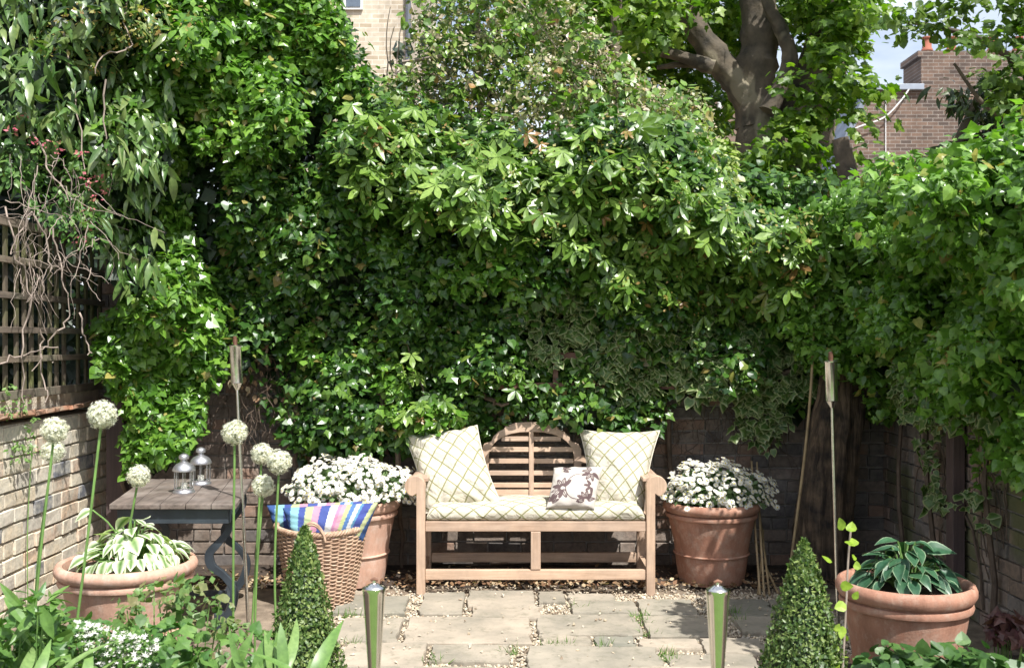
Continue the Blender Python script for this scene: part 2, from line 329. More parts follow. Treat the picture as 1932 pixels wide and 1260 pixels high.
def m_slab():
    m, t, b = newmat("sandstone_slab"); g = t.nodes.new("ShaderNodeNewGeometry")
    r = ramp(t, [(0, (.27, .242, .197)), (.3, (.325, .29, .236)), (.55, (.225, .217, .18)), (.8, (.36, .31, .25))]); t.links.new(g.outputs["Random Per Island"], r.inputs[0])
    v = objvec(t); n = noise(t, 3, 9, v, .65); rr = ramp(t, [(.3, (.68, .7, .68)), (.7, (1.3, 1.25, 1.2))]); t.links.new(n.outputs[0], rr.inputs[0])
    col = mixc(t, r.outputs[0], rr.outputs[0], 1, 'MULTIPLY')
    n2 = noise(t, 16, 7, v, .7); r2 = ramp(t, [(.52, (0, 0, 0)), (.7, (.6, .6, .6))]); t.links.new(n2.outputs[0], r2.inputs[0]); col = mixc(t, col, (.14, .135, .09), r2.outputs[0])
    t.links.new(col, b.inputs["Base Color"]); b.inputs["Roughness"].default_value = .88; bump(t, b, n2.outputs[0], .6, .008); return m
M['slab'] = m_slab()

def m_cushion():
    """cream cloth with a green diamond lattice, drawn in the cushion's own UV"""
    m, t, b = newmat("lattice_cloth"); uv = t.nodes.new("ShaderNodeUVMap"); uv.uv_map = "uv"
    sx = t.nodes.new("ShaderNodeSeparateXYZ"); t.links.new(uv.outputs[0], sx.inputs[0])
    def mth(op, a, bb=None):
        n = t.nodes.new("ShaderNodeMath"); n.operation = op
        for i, q in enumerate((a, bb)):
            if q is None: continue
            if hasattr(q, "links"): t.links.new(q, n.inputs[i])
            else: n.inputs[i].default_value = q
        return n.outputs[0]
    def line(s):
        q = mth('FRACT', s); q = mth('ABSOLUTE', mth('SUBTRACT', q, .5)); return mth('LESS_THAN', q, .055)
    l = mth('MAXIMUM', line(mth('ADD', sx.outputs[0], sx.outputs[1])), line(mth('SUBTRACT', sx.outputs[0], sx.outputs[1])))
    v = objvec(t); n = noise(t, 6, 4, v); r = ramp(t, [(.3, (.49, .45, .365)), (.7, (.56, .52, .425))]); t.links.new(n.outputs[0], r.inputs[0])
    col = mixc(t, r.outputs[0], (.23, .225, .115), l); t.links.new(col, b.inputs["Base Color"])
    b.inputs["Roughness"].default_value = .9; n3 = noise(t, 14, 3, objvec(t, (1, 1, 1)), .5, 1.0); bump(t, b, n3.outputs[0], .6, .03); return m
M['lattice'] = m_cushion()
def m_attr(name, rough=.9):
    m, t, b = newmat(name); a = t.nodes.new("ShaderNodeAttribute"); a.attribute_name = "paint"; t.links.new(a.outputs["Color"], b.inputs["Base Color"])
    b.inputs["Roughness"].default_value = rough; n3 = noise(t, 16, 3, objvec(t), .5, 1.0); bump(t, b, n3.outputs[0], .3, .02); return m
M['print'] = m_attr("printed_cloth")
M['wick'] = m_simple("wicker", (.52, .37, .26), .6, .35, 25, col2=(.32, .2, .13))
def m_glass():
    m, t, b = newmat("clear_glass"); b.inputs["Base Color"].default_value = (.95, .97, .96, 1); b.inputs["Roughness"].default_value = .03
    b.inputs["Transmission Weight"].default_value = 1; b.inputs["IOR"].default_value = 1.1; return m
M['clear'] = m_glass()
M['wax'] = m_simple("candle_wax", (.8, .76, .66), .5, .03)

# ------------------------------------------------------------------ leaf templates: verts (x,y,z), tris, edge, rib distance
def fan(outline, c, zc=.05, inner=None):
    o = [np.array(p, float) for p in outline]; n = len(o); c = np.array(c, float)
    if inner is None:
        V = [(*c, zc)] + [(p[0], p[1], -.09 * abs(p[0]) - .05 * p[1] ** 2) for p in o]
        T = [(0, 1 + i, 1 + (i + 1) % n) for i in range(n)]; E = [0] + [1] * n; B = [0] + [abs(p[0]) * 2 for p in o]
    else:
        q = [c + (p - c) * inner for p in o]
        V = [(*c, zc)] + [(p[0], p[1], .02) for p in q] + [(p[0], p[1], -.09 * abs(p[0]) - .05 * p[1] ** 2) for p in o]
        T = [(0, 1 + i, 1 + (i + 1) % n) for i in range(n)]
        for i in range(n):
            j = (i + 1) % n; T += [(1 + i, 1 + n + i, 1 + n + j), (1 + i, 1 + n + j, 1 + j)]
        E = [0] + [0.3] * n + [1] * n; B = [0] + [.5] * n + [1] * n
    return np.array(V, float), np.array(T), np.array(E, float), np.array(B, float)
def mirror(r): return r + [(-x, y) for x, y in r[::-1] if abs(x) > 1e-6]
IVY_O = mirror([(0, .03), (.24, -.14), (.36, .1), (.58, .3), (.3, .46), (.2, .66), (0, 1.0)])
IVY2_O = mirror([(0, .0), (.3, -.08), (.44, .2), (.4, .42), (.22, .7), (0, .98)])
T_IVY = fan(IVY_O, (0, .38)); T_IVY2 = fan(IVY2_O, (0, .4)); T_VAR = fan(IVY2_O, (0, .38), .05, .62); T_VAR2 = fan(IVY_O, (0, .36), .05, .6)
PL_O = mirror([(0, 0), (.2, -.1), (.34, .0), (.5, .02), (.46, .22), (.64, .42), (.38, .48), (.22, .58), (.2, .78), (0, 1.0)])
T_PLANE = fan(PL_O, (0, .38), .04)
T_OVAL = fan(mirror([(0, 0), (.22, .25), (.26, .55), (0, 1.0)]), (0, .5), -.06)
T_OVATE = fan(mirror([(0, 0), (.3, .15), (.38, .4), (.22, .75), (0, 1.0)]), (0, .45), -.07)
T_SMALL = fan(mirror([(0, 0), (.3, .45), (0, 1.0)]), (0, .5), -.05)
T_DIA = (np.array([(0, 0, 0), (.4, .45, -.06), (0, 1, 0), (-.4, .45, -.06)], float), np.array([(0, 1, 2), (0, 2, 3)]), np.array([0, 1, 1, 1.]), np.array([0, 1, 0, 1.]))
def join_t(parts):
    V = []; T = []; E = []; B = []; k = 0
    for v, t, e, b in parts: V.append(v); T.append(t + k); E.append(e); B.append(b); k += len(v)
    return np.concatenate(V), np.concatenate(T), np.concatenate(E), np.concatenate(B)
def rot_t(tm, ang, s, dz=0, tilt=0):
    v, t, e, b = tm; v = v * s; v = v.copy(); v[:, 2] -= tilt * v[:, 1]
    c, sn = math.cos(ang), math.sin(ang); q = v.copy(); q[:, 0] = v[:, 0] * c + v[:, 1] * sn; q[:, 1] = -v[:, 0] * sn + v[:, 1] * c; q[:, 2] += dz
    return q, t, e, b
LEAFLET = fan(mirror([(0, 0.05), (.13, .3), (.19, .6), (.1, .85), (0, 1.0)]), (0, .55), -.07)
T_CREEP = join_t([rot_t(LEAFLET, math.radians(a), s, 0, .22) for a, s in ((-108, .62), (-54, .88), (0, 1), (54, .88), (108, .62))])
def strip_t(widths, curve, fold=.25, cols=(-1, 0, 1)):
    k = len(widths); V = []; E = []; B = []; nc = len(cols)
    for i, wd in enumerate(widths):
        s = i / (k - 1); y = s * (1 - .25 * curve * s); z = -curve * s * s
        for c in cols: V.append((c * wd, y, z + abs(c) * wd * fold)); E.append(abs(c) if i not in (0,) else 0.2); B.append(abs(c))
    if True: E[-nc:] = [1] * nc
    T = []
    for i in range(k - 1):
        for j in range(nc - 1):
            a = i * nc + j; T += [(a, a + 1, a + nc + 1), (a, a + nc + 1, a + nc)]
    return np.array(V, float), np.array(T), np.array(E, float), np.array(B, float)
T_LANCE = strip_t([.02, .1, .13, .11, .07, .005], .35)
T_STRAP = strip_t([.045, .07, .085, .085, .07, .045, .004], .6, .3)
T_STRAP2 = strip_t([.03, .045, .05, .045, .035, .004], .15, .5)
HC = (-1, -.72, -.35, 0, .35, .72, 1)
T_HOSTA = strip_t([.03, .24, .33, .32, .24, .12, .005], .45, .16, HC)
T_HOSTA2 = strip_t([.03, .17, .23, .22, .16, .08, .005], .3, .22, HC)
T_GRASS = strip_t([.03, .03, .02, .003], .3, .3)
n_ = 22
_o = []
for i in range(11):
    a = 2 * math.pi * i / 11
    for da, rr in ((-.2, .8), (0, 1.), (.2, .8)): _o.append((rr * math.sin(a + da), rr * math.cos(a + da)))
    _o.append((.45 * math.sin(a + math.pi / 11), .45 * math.cos(a + math.pi / 11)))
T_DAISY = (np.array([(0, 0, 0)] + [(x, y, -.12 * (x * x + y * y)) for x, y in _o]), np.array([(0, 1 + i, 1 + (i + 1) % len(_o)) for i in range(len(_o))]), np.ones(1 + len(_o)), np.zeros(1 + len(_o)))
_s = []
for i in range(6):
    a = 2 * math.pi * i / 6; _s += [(math.sin(a), math.cos(a)), (.32 * math.sin(a + math.pi / 6), .32 * math.cos(a + math.pi / 6))]
T_STAR = (np.array([(0, 0, .0)] + [(x, y, .3 * (x * x + y * y)) for x, y in _s]), np.array([(0, 1 + i, 1 + (i + 1) % 12) for i in range(12)]), np.ones(13), np.zeros(13))
T_PEB = (np.array([(1, 0, 0), (0, 1, 0), (-1, 0, 0), (0, -1, 0), (.2, .1, .7), (0, 0, -.6)], float), np.array([(0, 1, 4), (1, 2, 4), (2, 3, 4), (3, 0, 4), (1, 0, 5), (2, 1, 5), (3, 2, 5), (0, 3, 5)]), np.zeros(6), np.zeros(6))

def spread(tm, pos, nrm, tip, scale, rnd=None, wvar=.15):
    """place the template on every point -> V, T, A"""
    v, t, e, b = tm; N = len(pos); k = len(v)
    z = unit(nrm); y = tip - z * np.sum(tip * z, 1, keepdims=True); y = unit(y); x = np.cross(y, z)
    sc = np.broadcast_to(np.asarray(scale, float), (N,))[:, None, None]; wv = (1 + R.normal(0, wvar, (N, 1, 1)))
    V = pos[:, None, :] + sc * (wv * v[None, :, 0, None] * x[:, None, :] + v[None, :, 1, None] * y[:, None, :] + v[None, :, 2, None] * z[:, None, :] * (1 + R.normal(0, .5, (N, 1, 1))))
    T = (t[None] + (np.arange(N) * k)[:, None, None]).reshape(-1, 3)
    rnd = R.random(N) if rnd is None else rnd
    A = np.zeros((N, k, 4)); A[..., 0] = e; A[..., 1] = b; A[..., 2] = rnd[:, None]; A[..., 3] = 1
    return V.reshape(-1, 3), T, A.reshape(-1, 4)
def merge(ls):
    V = []; T = []; A = []; k = 0
    for v, t, a in ls: V.append(v); T.append(t + k); A.append(a); k += len(v)
    return np.concatenate(V), np.concatenate(T), np.concatenate(A)

def in_poly(p, poly):
    x, y = p[:, 0], p[:, 1]; ins = np.zeros(len(p), bool); n = len(poly); j = n - 1
    for i in range(n):
        xi, yi = poly[i]; xj, yj = poly[j]
        c = ((yi > y) != (yj > y)) & (x < (xj - xi) * (y - yi) / (yj - yi + 1e-9) + xi); ins ^= c; j = i
    return ins
def samp(poly, n, holes=()):
    poly = np.array(poly, float); lo = poly.min(0); hi = poly.max(0); out = []; c = 0
    while c < n:
        q = lo + R.random((4 * n + 50, 2)) * (hi - lo); m = in_poly(q, poly)
        for h in holes: m &= ~in_poly(q, h)
        q = q[m]; out.append(q); c += len(q)
    return np.concatenate(out)[:n]
def to3(q, Yf):
    Y = Yf(q[:, 0], q[:, 1]); return np.stack([(q[:, 0] - CX) / F * Y, Y, CZ - (q[:, 1] - HY) / F * Y], 1)
def rdir(n): return unit(R.normal(size=(n, 3)))
UP = np.array([0, 0, 1.])
def clump_leaves(cen, rad, per, face, bias=(.1, -.45, .75), squash=(1, .8, .8), droop=.8, rn=.45, shell=(.72, 1.06)):
    """leaves over the outer shell of many soft ellipsoids; `face` is the open side of the plant"""
    N = len(cen); c = np.repeat(cen, per, 0); r = np.repeat(np.broadcast_to(rad, (N,)), per)[:, None]
    d = rdir(N * per); face = np.asarray(face, float); dt = d @ face; flip = (dt < -.15) & (R.random(len(d)) < .85)
    d[flip] -= 2 * dt[flip][:, None] * face
    pos = c + d * np.array(squash) * r * R.uniform(*shell, (len(d), 1))
    nrm = unit(d * .55 + np.array(bias) * .75 + R.normal(0, rn, d.shape))
    tip = unit(-UP * droop + d * .45 + R.normal(0, .45, d.shape))
    return pos, nrm, tip
def foliage(name, mats, parent, groups, smooth=False):
    """groups: list of (template list, pos, nrm, tip, size lo, hi, material index)"""
    Vs = []; mi = []
    for tms, pos, nrm, tip, lo, hi, k in groups:
        tms = tms if isinstance(tms, list) else [tms]; idx = R.integers(0, len(tms), len(pos))
        for i, tm in enumerate(tms):
            s = idx == i
            if s.sum() == 0: continue
            r = spread(tm, pos[s], nrm[s], tip[s], lo * .75 + (hi * 1.08 - lo * .75) * R.random(s.sum()) ** 1.5); Vs.append(r); mi.append(np.full(len(r[1]), k))
    V, T, A = merge(Vs); return fast_mesh(name, V, T, mats, parent, A, smooth, np.concatenate(mi))

def wander(a, b, k=8, amp=.06, sag=0):
    a = np.asarray(a, float); b = np.asarray(b, float); t = np.linspace(0, 1, k)[:, None]; p = a + (b - a) * t
    n = R.normal(0, amp, (k, 3)); n[0] = 0; n = np.cumsum(n, 0) * .5; n -= t * n[-1]; p = p + n; p[:, 2] -= sag * (4 * t[:, 0] * (1 - t[:, 0])); return p
def smoothp(pts, per=6):
    pts = [np.asarray(p, float) for p in pts]; pts = [2 * pts[0] - pts[1]] + pts + [2 * pts[-1] - pts[-2]]; out = []
    for i in range(1, len(pts) - 2):
        for u in np.arange(per) / per:
            a, b, c, d = pts[i - 1:i + 3]; out.append(.5 * ((2 * b) + (c - a) * u + (2 * a - 5 * b + 4 * c - d) * u * u + (-a + 3 * b - 3 * c + d) * u ** 3))
    out.append(pts[-2]); return np.array(out)

# ================================================================== SETTING
YB = 7.38; XL = -2.86; XR = 2.66                         # back wall, left wall, right wall
g = MB(); g.add([(-400, -60, 0), (400, -60, 0), (400, 900, 0), (-400, 900, 0)], [(0, 1, 2, 3)])
tag(g.build("ground", M['ground']), kind="structure")
g = MB(); g.add([(-3, -12, .012), (3, -12, .012), (3, 2.2, .012), (-3, 2.2, .012)], [(0, 1, 2, 3)]); tag(g.build("reflection_lawn", m_simple("reflection_lawn_green", (.11, .2, .035), .8, .3, 25, bmp=1, bscale=150)), kind="structure")  # unseen green sheet below the view, added for reflections in the steel torches
def bed(name, pts, h, seed):
    rr = np.random.default_rng(seed); n = 26
    pts = np.array(pts, float); lo = pts.min(0); hi = pts.max(0); xs = np.linspace(lo[0], hi[0], n); ys = np.linspace(lo[1], hi[1], n)
    V = []
    for i, x in enumerate(xs):
        for j, y in enumerate(ys):
            e = min(i, n - 1 - i, j, n - 1 - j) / 3; V.append((x + rr.normal(0, .01), y + rr.normal(0, .01), .004 + h * min(1, e) + rr.normal(0, .006) * min(1, e)))
    m = MB(); m.add(V, [(i * n + j, (i + 1) * n + j, (i + 1) * n + j + 1, i * n + j + 1) for i in range(n - 1) for j in range(n - 1)])
    return tag(m.build(name, M['soil'], smooth=True), kind="structure")
bed("soil_bed", [(XL + .02, 2.4), (-.98, 5.05)], .05, 1)
bed("soil_bed", [(1.12, 2.4), (XR - .02, 5.3)], .05, 2)
bed("soil_strip", [(XL + .05, 6.72), (XR - .05, YB - .03)], .03, 3)

slabs = []
def crop(x0, x1, y0, y1):
    px0, px1 = 620 + x0 / 2.195, 620 + x1 / 2.195; py0, py1 = 1090 + y0 / 2.195, 1090 + y1 / 2.195
    pm = (py0 + py1) / 2; slabs.append((G(px0, pm)[0] - .004, G(px1, pm)[0] + .004, G(0, py1)[1] - .006, G(0, py0)[1] + .002))
for c in [(-60, 140, 76, 90), (40, 318, 96, 163), (388, 555, 80, 166), (578, 850, 70, 132), (596, 872, 139, 184), (872, 972, 78, 118), (996, 1180, 84, 112), (1010, 1270, 118, 166),
          (1290, 1512, 112, 170), (1655, 1830, 105, 176), (1860, 1990, 110, 190), (45, 292, 187, 280), (325, 832, 184, 288), (868, 1284, 171, 256), (1318, 1582, 180, 264), (1695, 1850, 184, 246),
          (885, 1084, 264, 304), (1108, 1262, 266, 306), (1296, 1532, 274, 312), (1556, 1800, 274, 332), (55, 392, 292, 400), (430, 745, 300, 368), (828, 1374, 310, 420), (1416, 1780, 340, 420)]: crop(*c)
y = 5.02
while y > 2.5:
    hgt = R.uniform(.4, .55); x = -1.1 - R.uniform(0, .2)
    while x < 1.25:
        wd = R.uniform(.45, .9); slabs.append((x, min(x + wd - .06, 1.3), y - hgt + .05, y)); x += wd
    y -= hgt
g = MB()
for x0, x1, y0, y1 in slabs:
    n = 7; th = .032 + R.uniform(-.004, .004); tx, ty = R.normal(0, .006, 2)
    bx = []
    for k in range(4):
        a, b = [((x0, y0), (x1, y0)), ((x1, y0), (x1, y1)), ((x1, y1), (x0, y1)), ((x0, y1), (x0, y0))][k]
        for i in range(n):
            s = i / n; bx.append((a[0] + (b[0] - a[0]) * s + R.normal(0, .006), a[1] + (b[1] - a[1]) * s + R.normal(0, .006)))
    cx, cy = (x0 + x1) / 2, (y0 + y1) / 2; N = len(bx)
    top = [(cx + (p[0] - cx) * .985, cy + (p[1] - cy) * .98, th + (p[0] - cx) * tx + (p[1] - cy) * ty) for p in bx]
    mid = [(p[0], p[1], th - .008 + (p[0] - cx) * tx + (p[1] - cy) * ty) for p in bx]; bot = [(p[0], p[1], -.01) for p in bx]
    g.add(top + mid + bot, [tuple(range(N))] + [(i + o, N + i + o, N + (i + 1) % N + o, (i + 1) % N + o) for o in (0, N) for i in range(N)])
tag(g.build("paving", M['slab']), kind="structure")

def inslab(p, m=.0):
    r = np.zeros(len(p), bool)
    for x0, x1, y0, y1 in slabs: r |= (p[:, 0] > x0 + m) & (p[:, 0] < x1 - m) & (p[:, 1] > y0 + m) & (p[:, 1] < y1 - m)
    return r
q = np.stack([R.uniform(-1.22, 1.9, 40000), R.uniform(3.9, 6.78, 40000)], 1); ins = inslab(q, -.005); keep = (~ins & ((q[:, 1] < 6.5) | (R.random(len(q)) < .2))) | (R.random(len(q)) < .012); q = q[keep]; ins = ins[keep]
pos = np.column_stack([q, np.where(ins, .036, .008) + R.uniform(0, .008, len(q))]); nn = unit(UP + R.normal(0, .4, pos.shape))
V, T, A = spread(T_PEB, pos, nn, rdir(len(pos)), R.uniform(.004, .0125, len(pos)), wvar=.3)
tag(fast_mesh("gravel", V, T, M['pebble'], None, A), "loose beige gravel filling the joints between the paving slabs", "gravel", kind="stuff")
# leaf litter under bench and along wall
q = np.stack([R.uniform(-2.3, 2.2, 1500), 6.62 + np.abs(R.normal(0, .22, 1500))], 1); q = q[q[:, 1] < YB - .1]
pos = np.column_stack([q, np.full(len(q), .045)]); V, T, A = spread(T_OVAL, pos, unit(UP + R.normal(0, .5, pos.shape)), rdir(len(pos)), R.uniform(.02, .05, len(pos)))
tag(fast_mesh("leaf_litter", V, T, M['litter'], None, A), "dry brown fallen leaves scattered on the soil beneath the bench", "fallen leaves", kind="stuff")
tufts = [(1207, 1167, 40), (1213, 1180, 30), (1226, 1200, 25), (668, 1218, 30), (1040, 1222, 30), (1062, 1222, 30), (1140, 1224, 30), (1258, 1240, 45), (970, 1235, 25), (1386, 1160, 40), (1392, 1175, 30), (660, 1165, 30), (1090, 1150, 15), (822, 1252, 30), (1262, 1250, 30)]
ps = []
for px, py, n in tufts:
    c = G(px, py, .012); ps.append(c + np.column_stack([R.normal(0, .03, n), R.normal(0, .018, n), np.zeros(n)]))
pos = np.concatenate(ps); tip = unit(UP + R.normal(0, .5, pos.shape)); V, T, A = spread(T_GRASS, pos, unit(np.cross(tip, rdir(len(pos)))), tip, R.uniform(.03, .08, len(pos)))
tag(fast_mesh("grass", V, T, M['grass'], None, A), "small tufts of green grass growing in the paving joints", "grass", kind="stuff")

# ---------------- garden walls, every brick modelled inside the wall's mesh
def brick_wall(name, label, o, ax, nrm, L, H, th, mb, mm, bw=.235, bh=.088, jit=.004, gap=.012, coping=None, top_fn=None):
    t = empty(name, tuple(o), label, "wall"); o = np.array(o, float); ax = np.array(ax, float); nrm = np.array(nrm, float)
    c = MB(); c.box(o + ax * L / 2 - nrm * (th / 2 + .012) + UP * H / 2, (L, th, H), np.stack([ax, nrm, UP], 1)); c.build("mortar", mm, t)
    b = MB(); z = 0; row = 0; rot = np.stack([ax, nrm, UP], 1)
    while z + bh < H + .01:
        x = -(row % 2) * bw * .5 - R.uniform(0, .03); head = False
        while x < L:
            wd = bw if R.random() > .25 else bw * .5
            xa, xb = max(x, 0), min(x + wd - gap, L)
            if xb - xa > .03:
                b.box(o + ax * (xa + xb) / 2 + UP * (z + bh / 2) + nrm * (-.03 + R.normal(0, jit)), (xb - xa, .075, bh - gap), rot, jit=.0022)
            x += wd
        z += bh; row += 1
    b.build("brickwork", mb, t, bevel=.004)
    return t
wl = brick_wall("brick_wall", "low pale stock brick wall in full sun on the left, below the trellis", (XL, 4.2, 0), (0, 1, 0), (1, 0, 0), 3.1, 1.13, .22, M['bL'], M['mortar'], bw=.25, bh=.094)
c = MB()
y = 4.2
while y < 7.2:
    l = R.uniform(.14, .2)
    c.box((XL - .1 + R.normal(0, .006), y + l / 2, 1.165 + R.normal(0, .004)), (.30, l - .008, .03), [[.985, 0, -.17], [0, 1, 0], [.17, 0, .985]], jit=.003); y += l
c.build("coping", M['coping'], wl, bevel=.003)
c = MB(); c.box((XL - .13, 5.75, 1.235), (.14, 3.1, .09)); c.build("wall_cap", M['mortar'], wl)
brick_wall("brick_wall", "dark sooty brick wall behind the bench, half hidden by climbers", (XL - .1, YB, 0), (1, 0, 0), (0, -1, 0), 5.7, 2.25, .22, M['bB'], M['mortar_d'])
brick_wall("brick_wall", "mossy dark brick wall in shade on the right behind the large hosta pot", (XR, 3.2, 0), (0, 1, 0), (-1, 0, 0), 4.17, 2.2, .22, M['bR'], M['mortar_d'])

# ---------------- trellis on the left wall
t = empty("trellis", (XL, 6.0, 1.28), "weathered square wooden trellis standing on the pale brick wall", "trellis")
m = MB()
for y in np.arange(4.3, 7.25, .112):
    if not (6.75 < y < 6.82): m.box((XL - .02 + R.normal(0, .003), y + R.normal(0, .004), 1.79), (.018, .03, 1.04))
m.build("lath", M['trel'], t, bevel=.002); tag(t.children[0]) if t.children else None
for z in (1.30, 1.50, 1.675, 1.88, 2.07, 2.29):
    m = MB(); h = .036 if 1.31 < z < 2.2 else .05; m.box((XL + .003, 5.75, z + R.normal(0, .004)), (.026, 2.95, h)); m.build("rail", M['trelh'], t, bevel=.002)
m = MB(); pp = P(222, 960, 7.0); m.box((pp[0], 7.0, .67), (.12, .1, 1.34)); o = m.build("wooden_post", M['post'], bevel=.004); tag(o, "dark stained timber post at the end of the pale brick wall", "post")
m = MB(); m.box((XR - .06, 6.06, .95), (.07, .10, 1.5)); o = m.build("wooden_post", M['post'], bevel=.004); tag(o, "dark timber post fixed against the mossy right wall", "post")
t = empty("wall_rails", tuple(P(1150, 730, 7.2)), "brown wooden climbing frame on the back wall showing between ivy leaves", "climbing frame")
for (a, b) in (((900, 728), (1350, 728)), ((1010, 672), (1340, 668)), ((1440, 668), (1560, 676))):
    m = MB(); m.bar(P(*a, 7.13), P(*b, 7.13), .025, .045); m.build("rail", M['rail'], t, bevel=.002)
m = MB(); m.bar(P(1048, 668, 7.115), P(1048, 730, 7.115), .035, .02, (0, 1, 0)); m.build("upright", M['rail'], t)

# ================================================================== BACKGROUND HOUSES
def pxprism(mb, pts, Y, depth): mb.prism([(P(x, y, Y)[0], P(x, y, Y)[2]) for x, y in pts], (0, Y, 0), (1, 0, 0), (0, 0, 1), (0, 1, 0), depth)
Yh = 26.0
h = empty("brick_house", (P(1760, 640, Yh)[0], Yh, 0), "brown brick house end with chimney and grey lead capping, beyond the right hedge", "house")
zb = HY + CZ * F / Yh
m = MB(); pxprism(m, [(1545, zb), (1545, 420), (1585, 300), (1642, 168), (2300, 168), (2300, zb)], Yh, 7); m.build("wall", M['houseR'], h)
m = MB(); pxprism(m, [(1636, 169), (1636, 158), (1744, 158), (1744, 169)], Yh - .12, 7.2); m.build("capping", M['lead'], h, bevel=.01)
m = MB(); pxprism(m, [(1556, 395), (1588, 297), (1648, 160), (1640, 160), (1578, 290), (1546, 395)], Yh - .14, 7.2); m.build("verge", M['slate'], h)
m = MB(); pxprism(m, [(1738, 167), (1738, 108), (1732, 108), (1732, 96), (1960, 96), (1960, 108), (1954, 108), (1954, 167)], Yh + .3, 1.2); ch = m.build("chimney", M['houseR'], h)
for px in (1749, 1795, 1873, 1920):
    m = MB(); c = P(px, 97, Yh + .9); m.lathe([(.15, 0), (.14, .05), (.115, .07), (.11, .3), (.14, .32), (.14, .36), (.1, .36), (.09, .1)], c, 16); m.build("chimney_pot", M['pot_red'], ch, smooth=True)
m = MB(); m.tube(smoothp([P(1716, 167, Yh - .1), P(1700, 190, Yh - .15), P(1668, 222, Yh - .15), P(1625, 238, Yh - .15), P(1596, 250, Yh - .1)]), .018, 6); m.tube([P(1671, 180, Yh - .03), P(1671, 318, Yh - .03)], .012, 6); m.build("cable", M['wpaint'], h, smooth=True)
Y2 = 30.0
h = empty("slate_roofed_house", (P(1600, 640, Y2)[0], Y2, 0), "blue grey slate mansard roof seen left of the brown brick house end", "house")
m = MB(); pxprism(m, [(1500, 660), (1500, 400), (1590, 400), (1590, 660)], Y2, 5); m.build("wall", M['houseM'], h)
m = MB(); pxprism(m, [(1500, 400), (1520, 290), (1592, 215), (1640, 198), (1660, 198), (1660, 400)], Y2 + .2, 4); m.build("roof", M['slate'], h)
Y3 = 21.0
h = empty("terraced_house", (P(1300, 640, Y3)[0], Y3, 0), "shaded brown brick terrace with a white pipe, behind the plane tree trunk", "house")
m = MB(); pxprism(m, [(1060, 700), (1060, 190), (1500, 190), (1500, 700)], Y3, 7); m.build("wall", M['houseM'], h)
m = MB(); pxprism(m, [(1050, 190), (1130, 95), (1440, 95), (1510, 190)], Y3 + .3, 6); m.build("roof", M['slate'], h)
m = MB(); m.tube([P(1358, 190, Y3 - .08), P(1358, 360, Y3 - .08)], .045, 8); m.build("drainpipe", M['wpaint'], h)
for px in (1150, 1235, 1420):
    m = MB(); pxprism(m, [(px - 18, 300), (px - 18, 225), (px + 18, 225), (px + 18, 300)], Y3 - .03, .06); wn = m.build("window", M['wpaint'], h)
    m = MB(); pxprism(m, [(px - 14, 295), (px - 14, 230), (px + 14, 230), (px + 14, 295)], Y3 - .045, .012); m.build("pane", M['glass'], wn)
Y4 = 18.0
h = empty("pale_brick_house", (P(690, 640, Y4)[0], Y4, 0), "tall pale yellow brick house with a grey drainpipe, above the left climbers", "house")
m = MB(); pxprism(m, [(540, 720), (540, -420), (768, -420), (768, 720)], Y4, 7); m.build("wall", M['houseL'], h)
m = MB(); pxprism(m, [(520, -400), (560, -520), (750, -520), (790, -400)], Y4 - .2, 7); m.build("roof", M['slate'], h)
m = MB(); m.tube([P(770, -400, Y4 - .06), P(770, 700, Y4 - .06)], .05, 8); m.build("drainpipe", M['gpipe'], h)
for y0, y1 in ((-140, 18), (-360, -210)):
    m = MB(); pxprism(m, [(648, y1), (648, y0), (684, y0), (684, y1)], Y4 - .05, .09); wn = m.build("window", M['wpaint'], h)
    m = MB(); pxprism(m, [(653, y1 - 5), (653, y0 + 5), (680, y0 + 5), (680, y1 - 5)], Y4 - .065, .012); m.build("pane", M['glass'], wn)

# ================================================================== TREES BEHIND
def tree(name, label, limbs, crownpolys, mat_bark, mat_leaf, tm, size, base, per=16, rad=(.25, .5), face=(0, -1, 0)):
    t = empty(name, base, label, "tree"); m = MB()
    for pts, r0, r1 in limbs:
        p = smoothp(pts, 6); k = len(p); rr = np.linspace(r0, r1, k) * (1 + .05 * R.normal(size=k)); q0 = len(m.v); m.tube(p, rr, 28); cc = np.repeat(p, 28, 0); vv = np.array(m.v[q0:]); dv = vv - cc; ang = np.tile(np.arange(28), k); vv = cc + dv * (1 + .05 * np.sin(ang * 1.35 + np.repeat(np.arange(k), 28) * .5) + R.normal(0, .025, len(vv)))[:, None]; m.v[q0:] = [tuple(z_) for z_ in vv]
    m.build("trunk", mat_bark, t, smooth=True)
    gs = []
    for poly, Y0, Y1, n, holes in crownpolys:
        q = samp(poly, n, holes); Y = R.uniform(Y0, Y1, n); cen = np.stack([(q[:, 0] - CX) / F * Y, Y, CZ - (q[:, 1] - HY) / F * Y], 1)
        rd = R.uniform(*rad, n); a, b, c = clump_leaves(cen, rd, per, face, bias=(.15, -.3, .8), squash=(1, 1, .55), rn=.5, shell=(.15, 1.05)); gs.append((tm, a, b, c, size[0], size[1], 0))
    foliage("crown", mat_leaf, t, gs); return t
YT = 12.0
def LP(pts, Y): return [P(x, y, Y) for x, y in pts]
zt = HY + CZ * F / YT
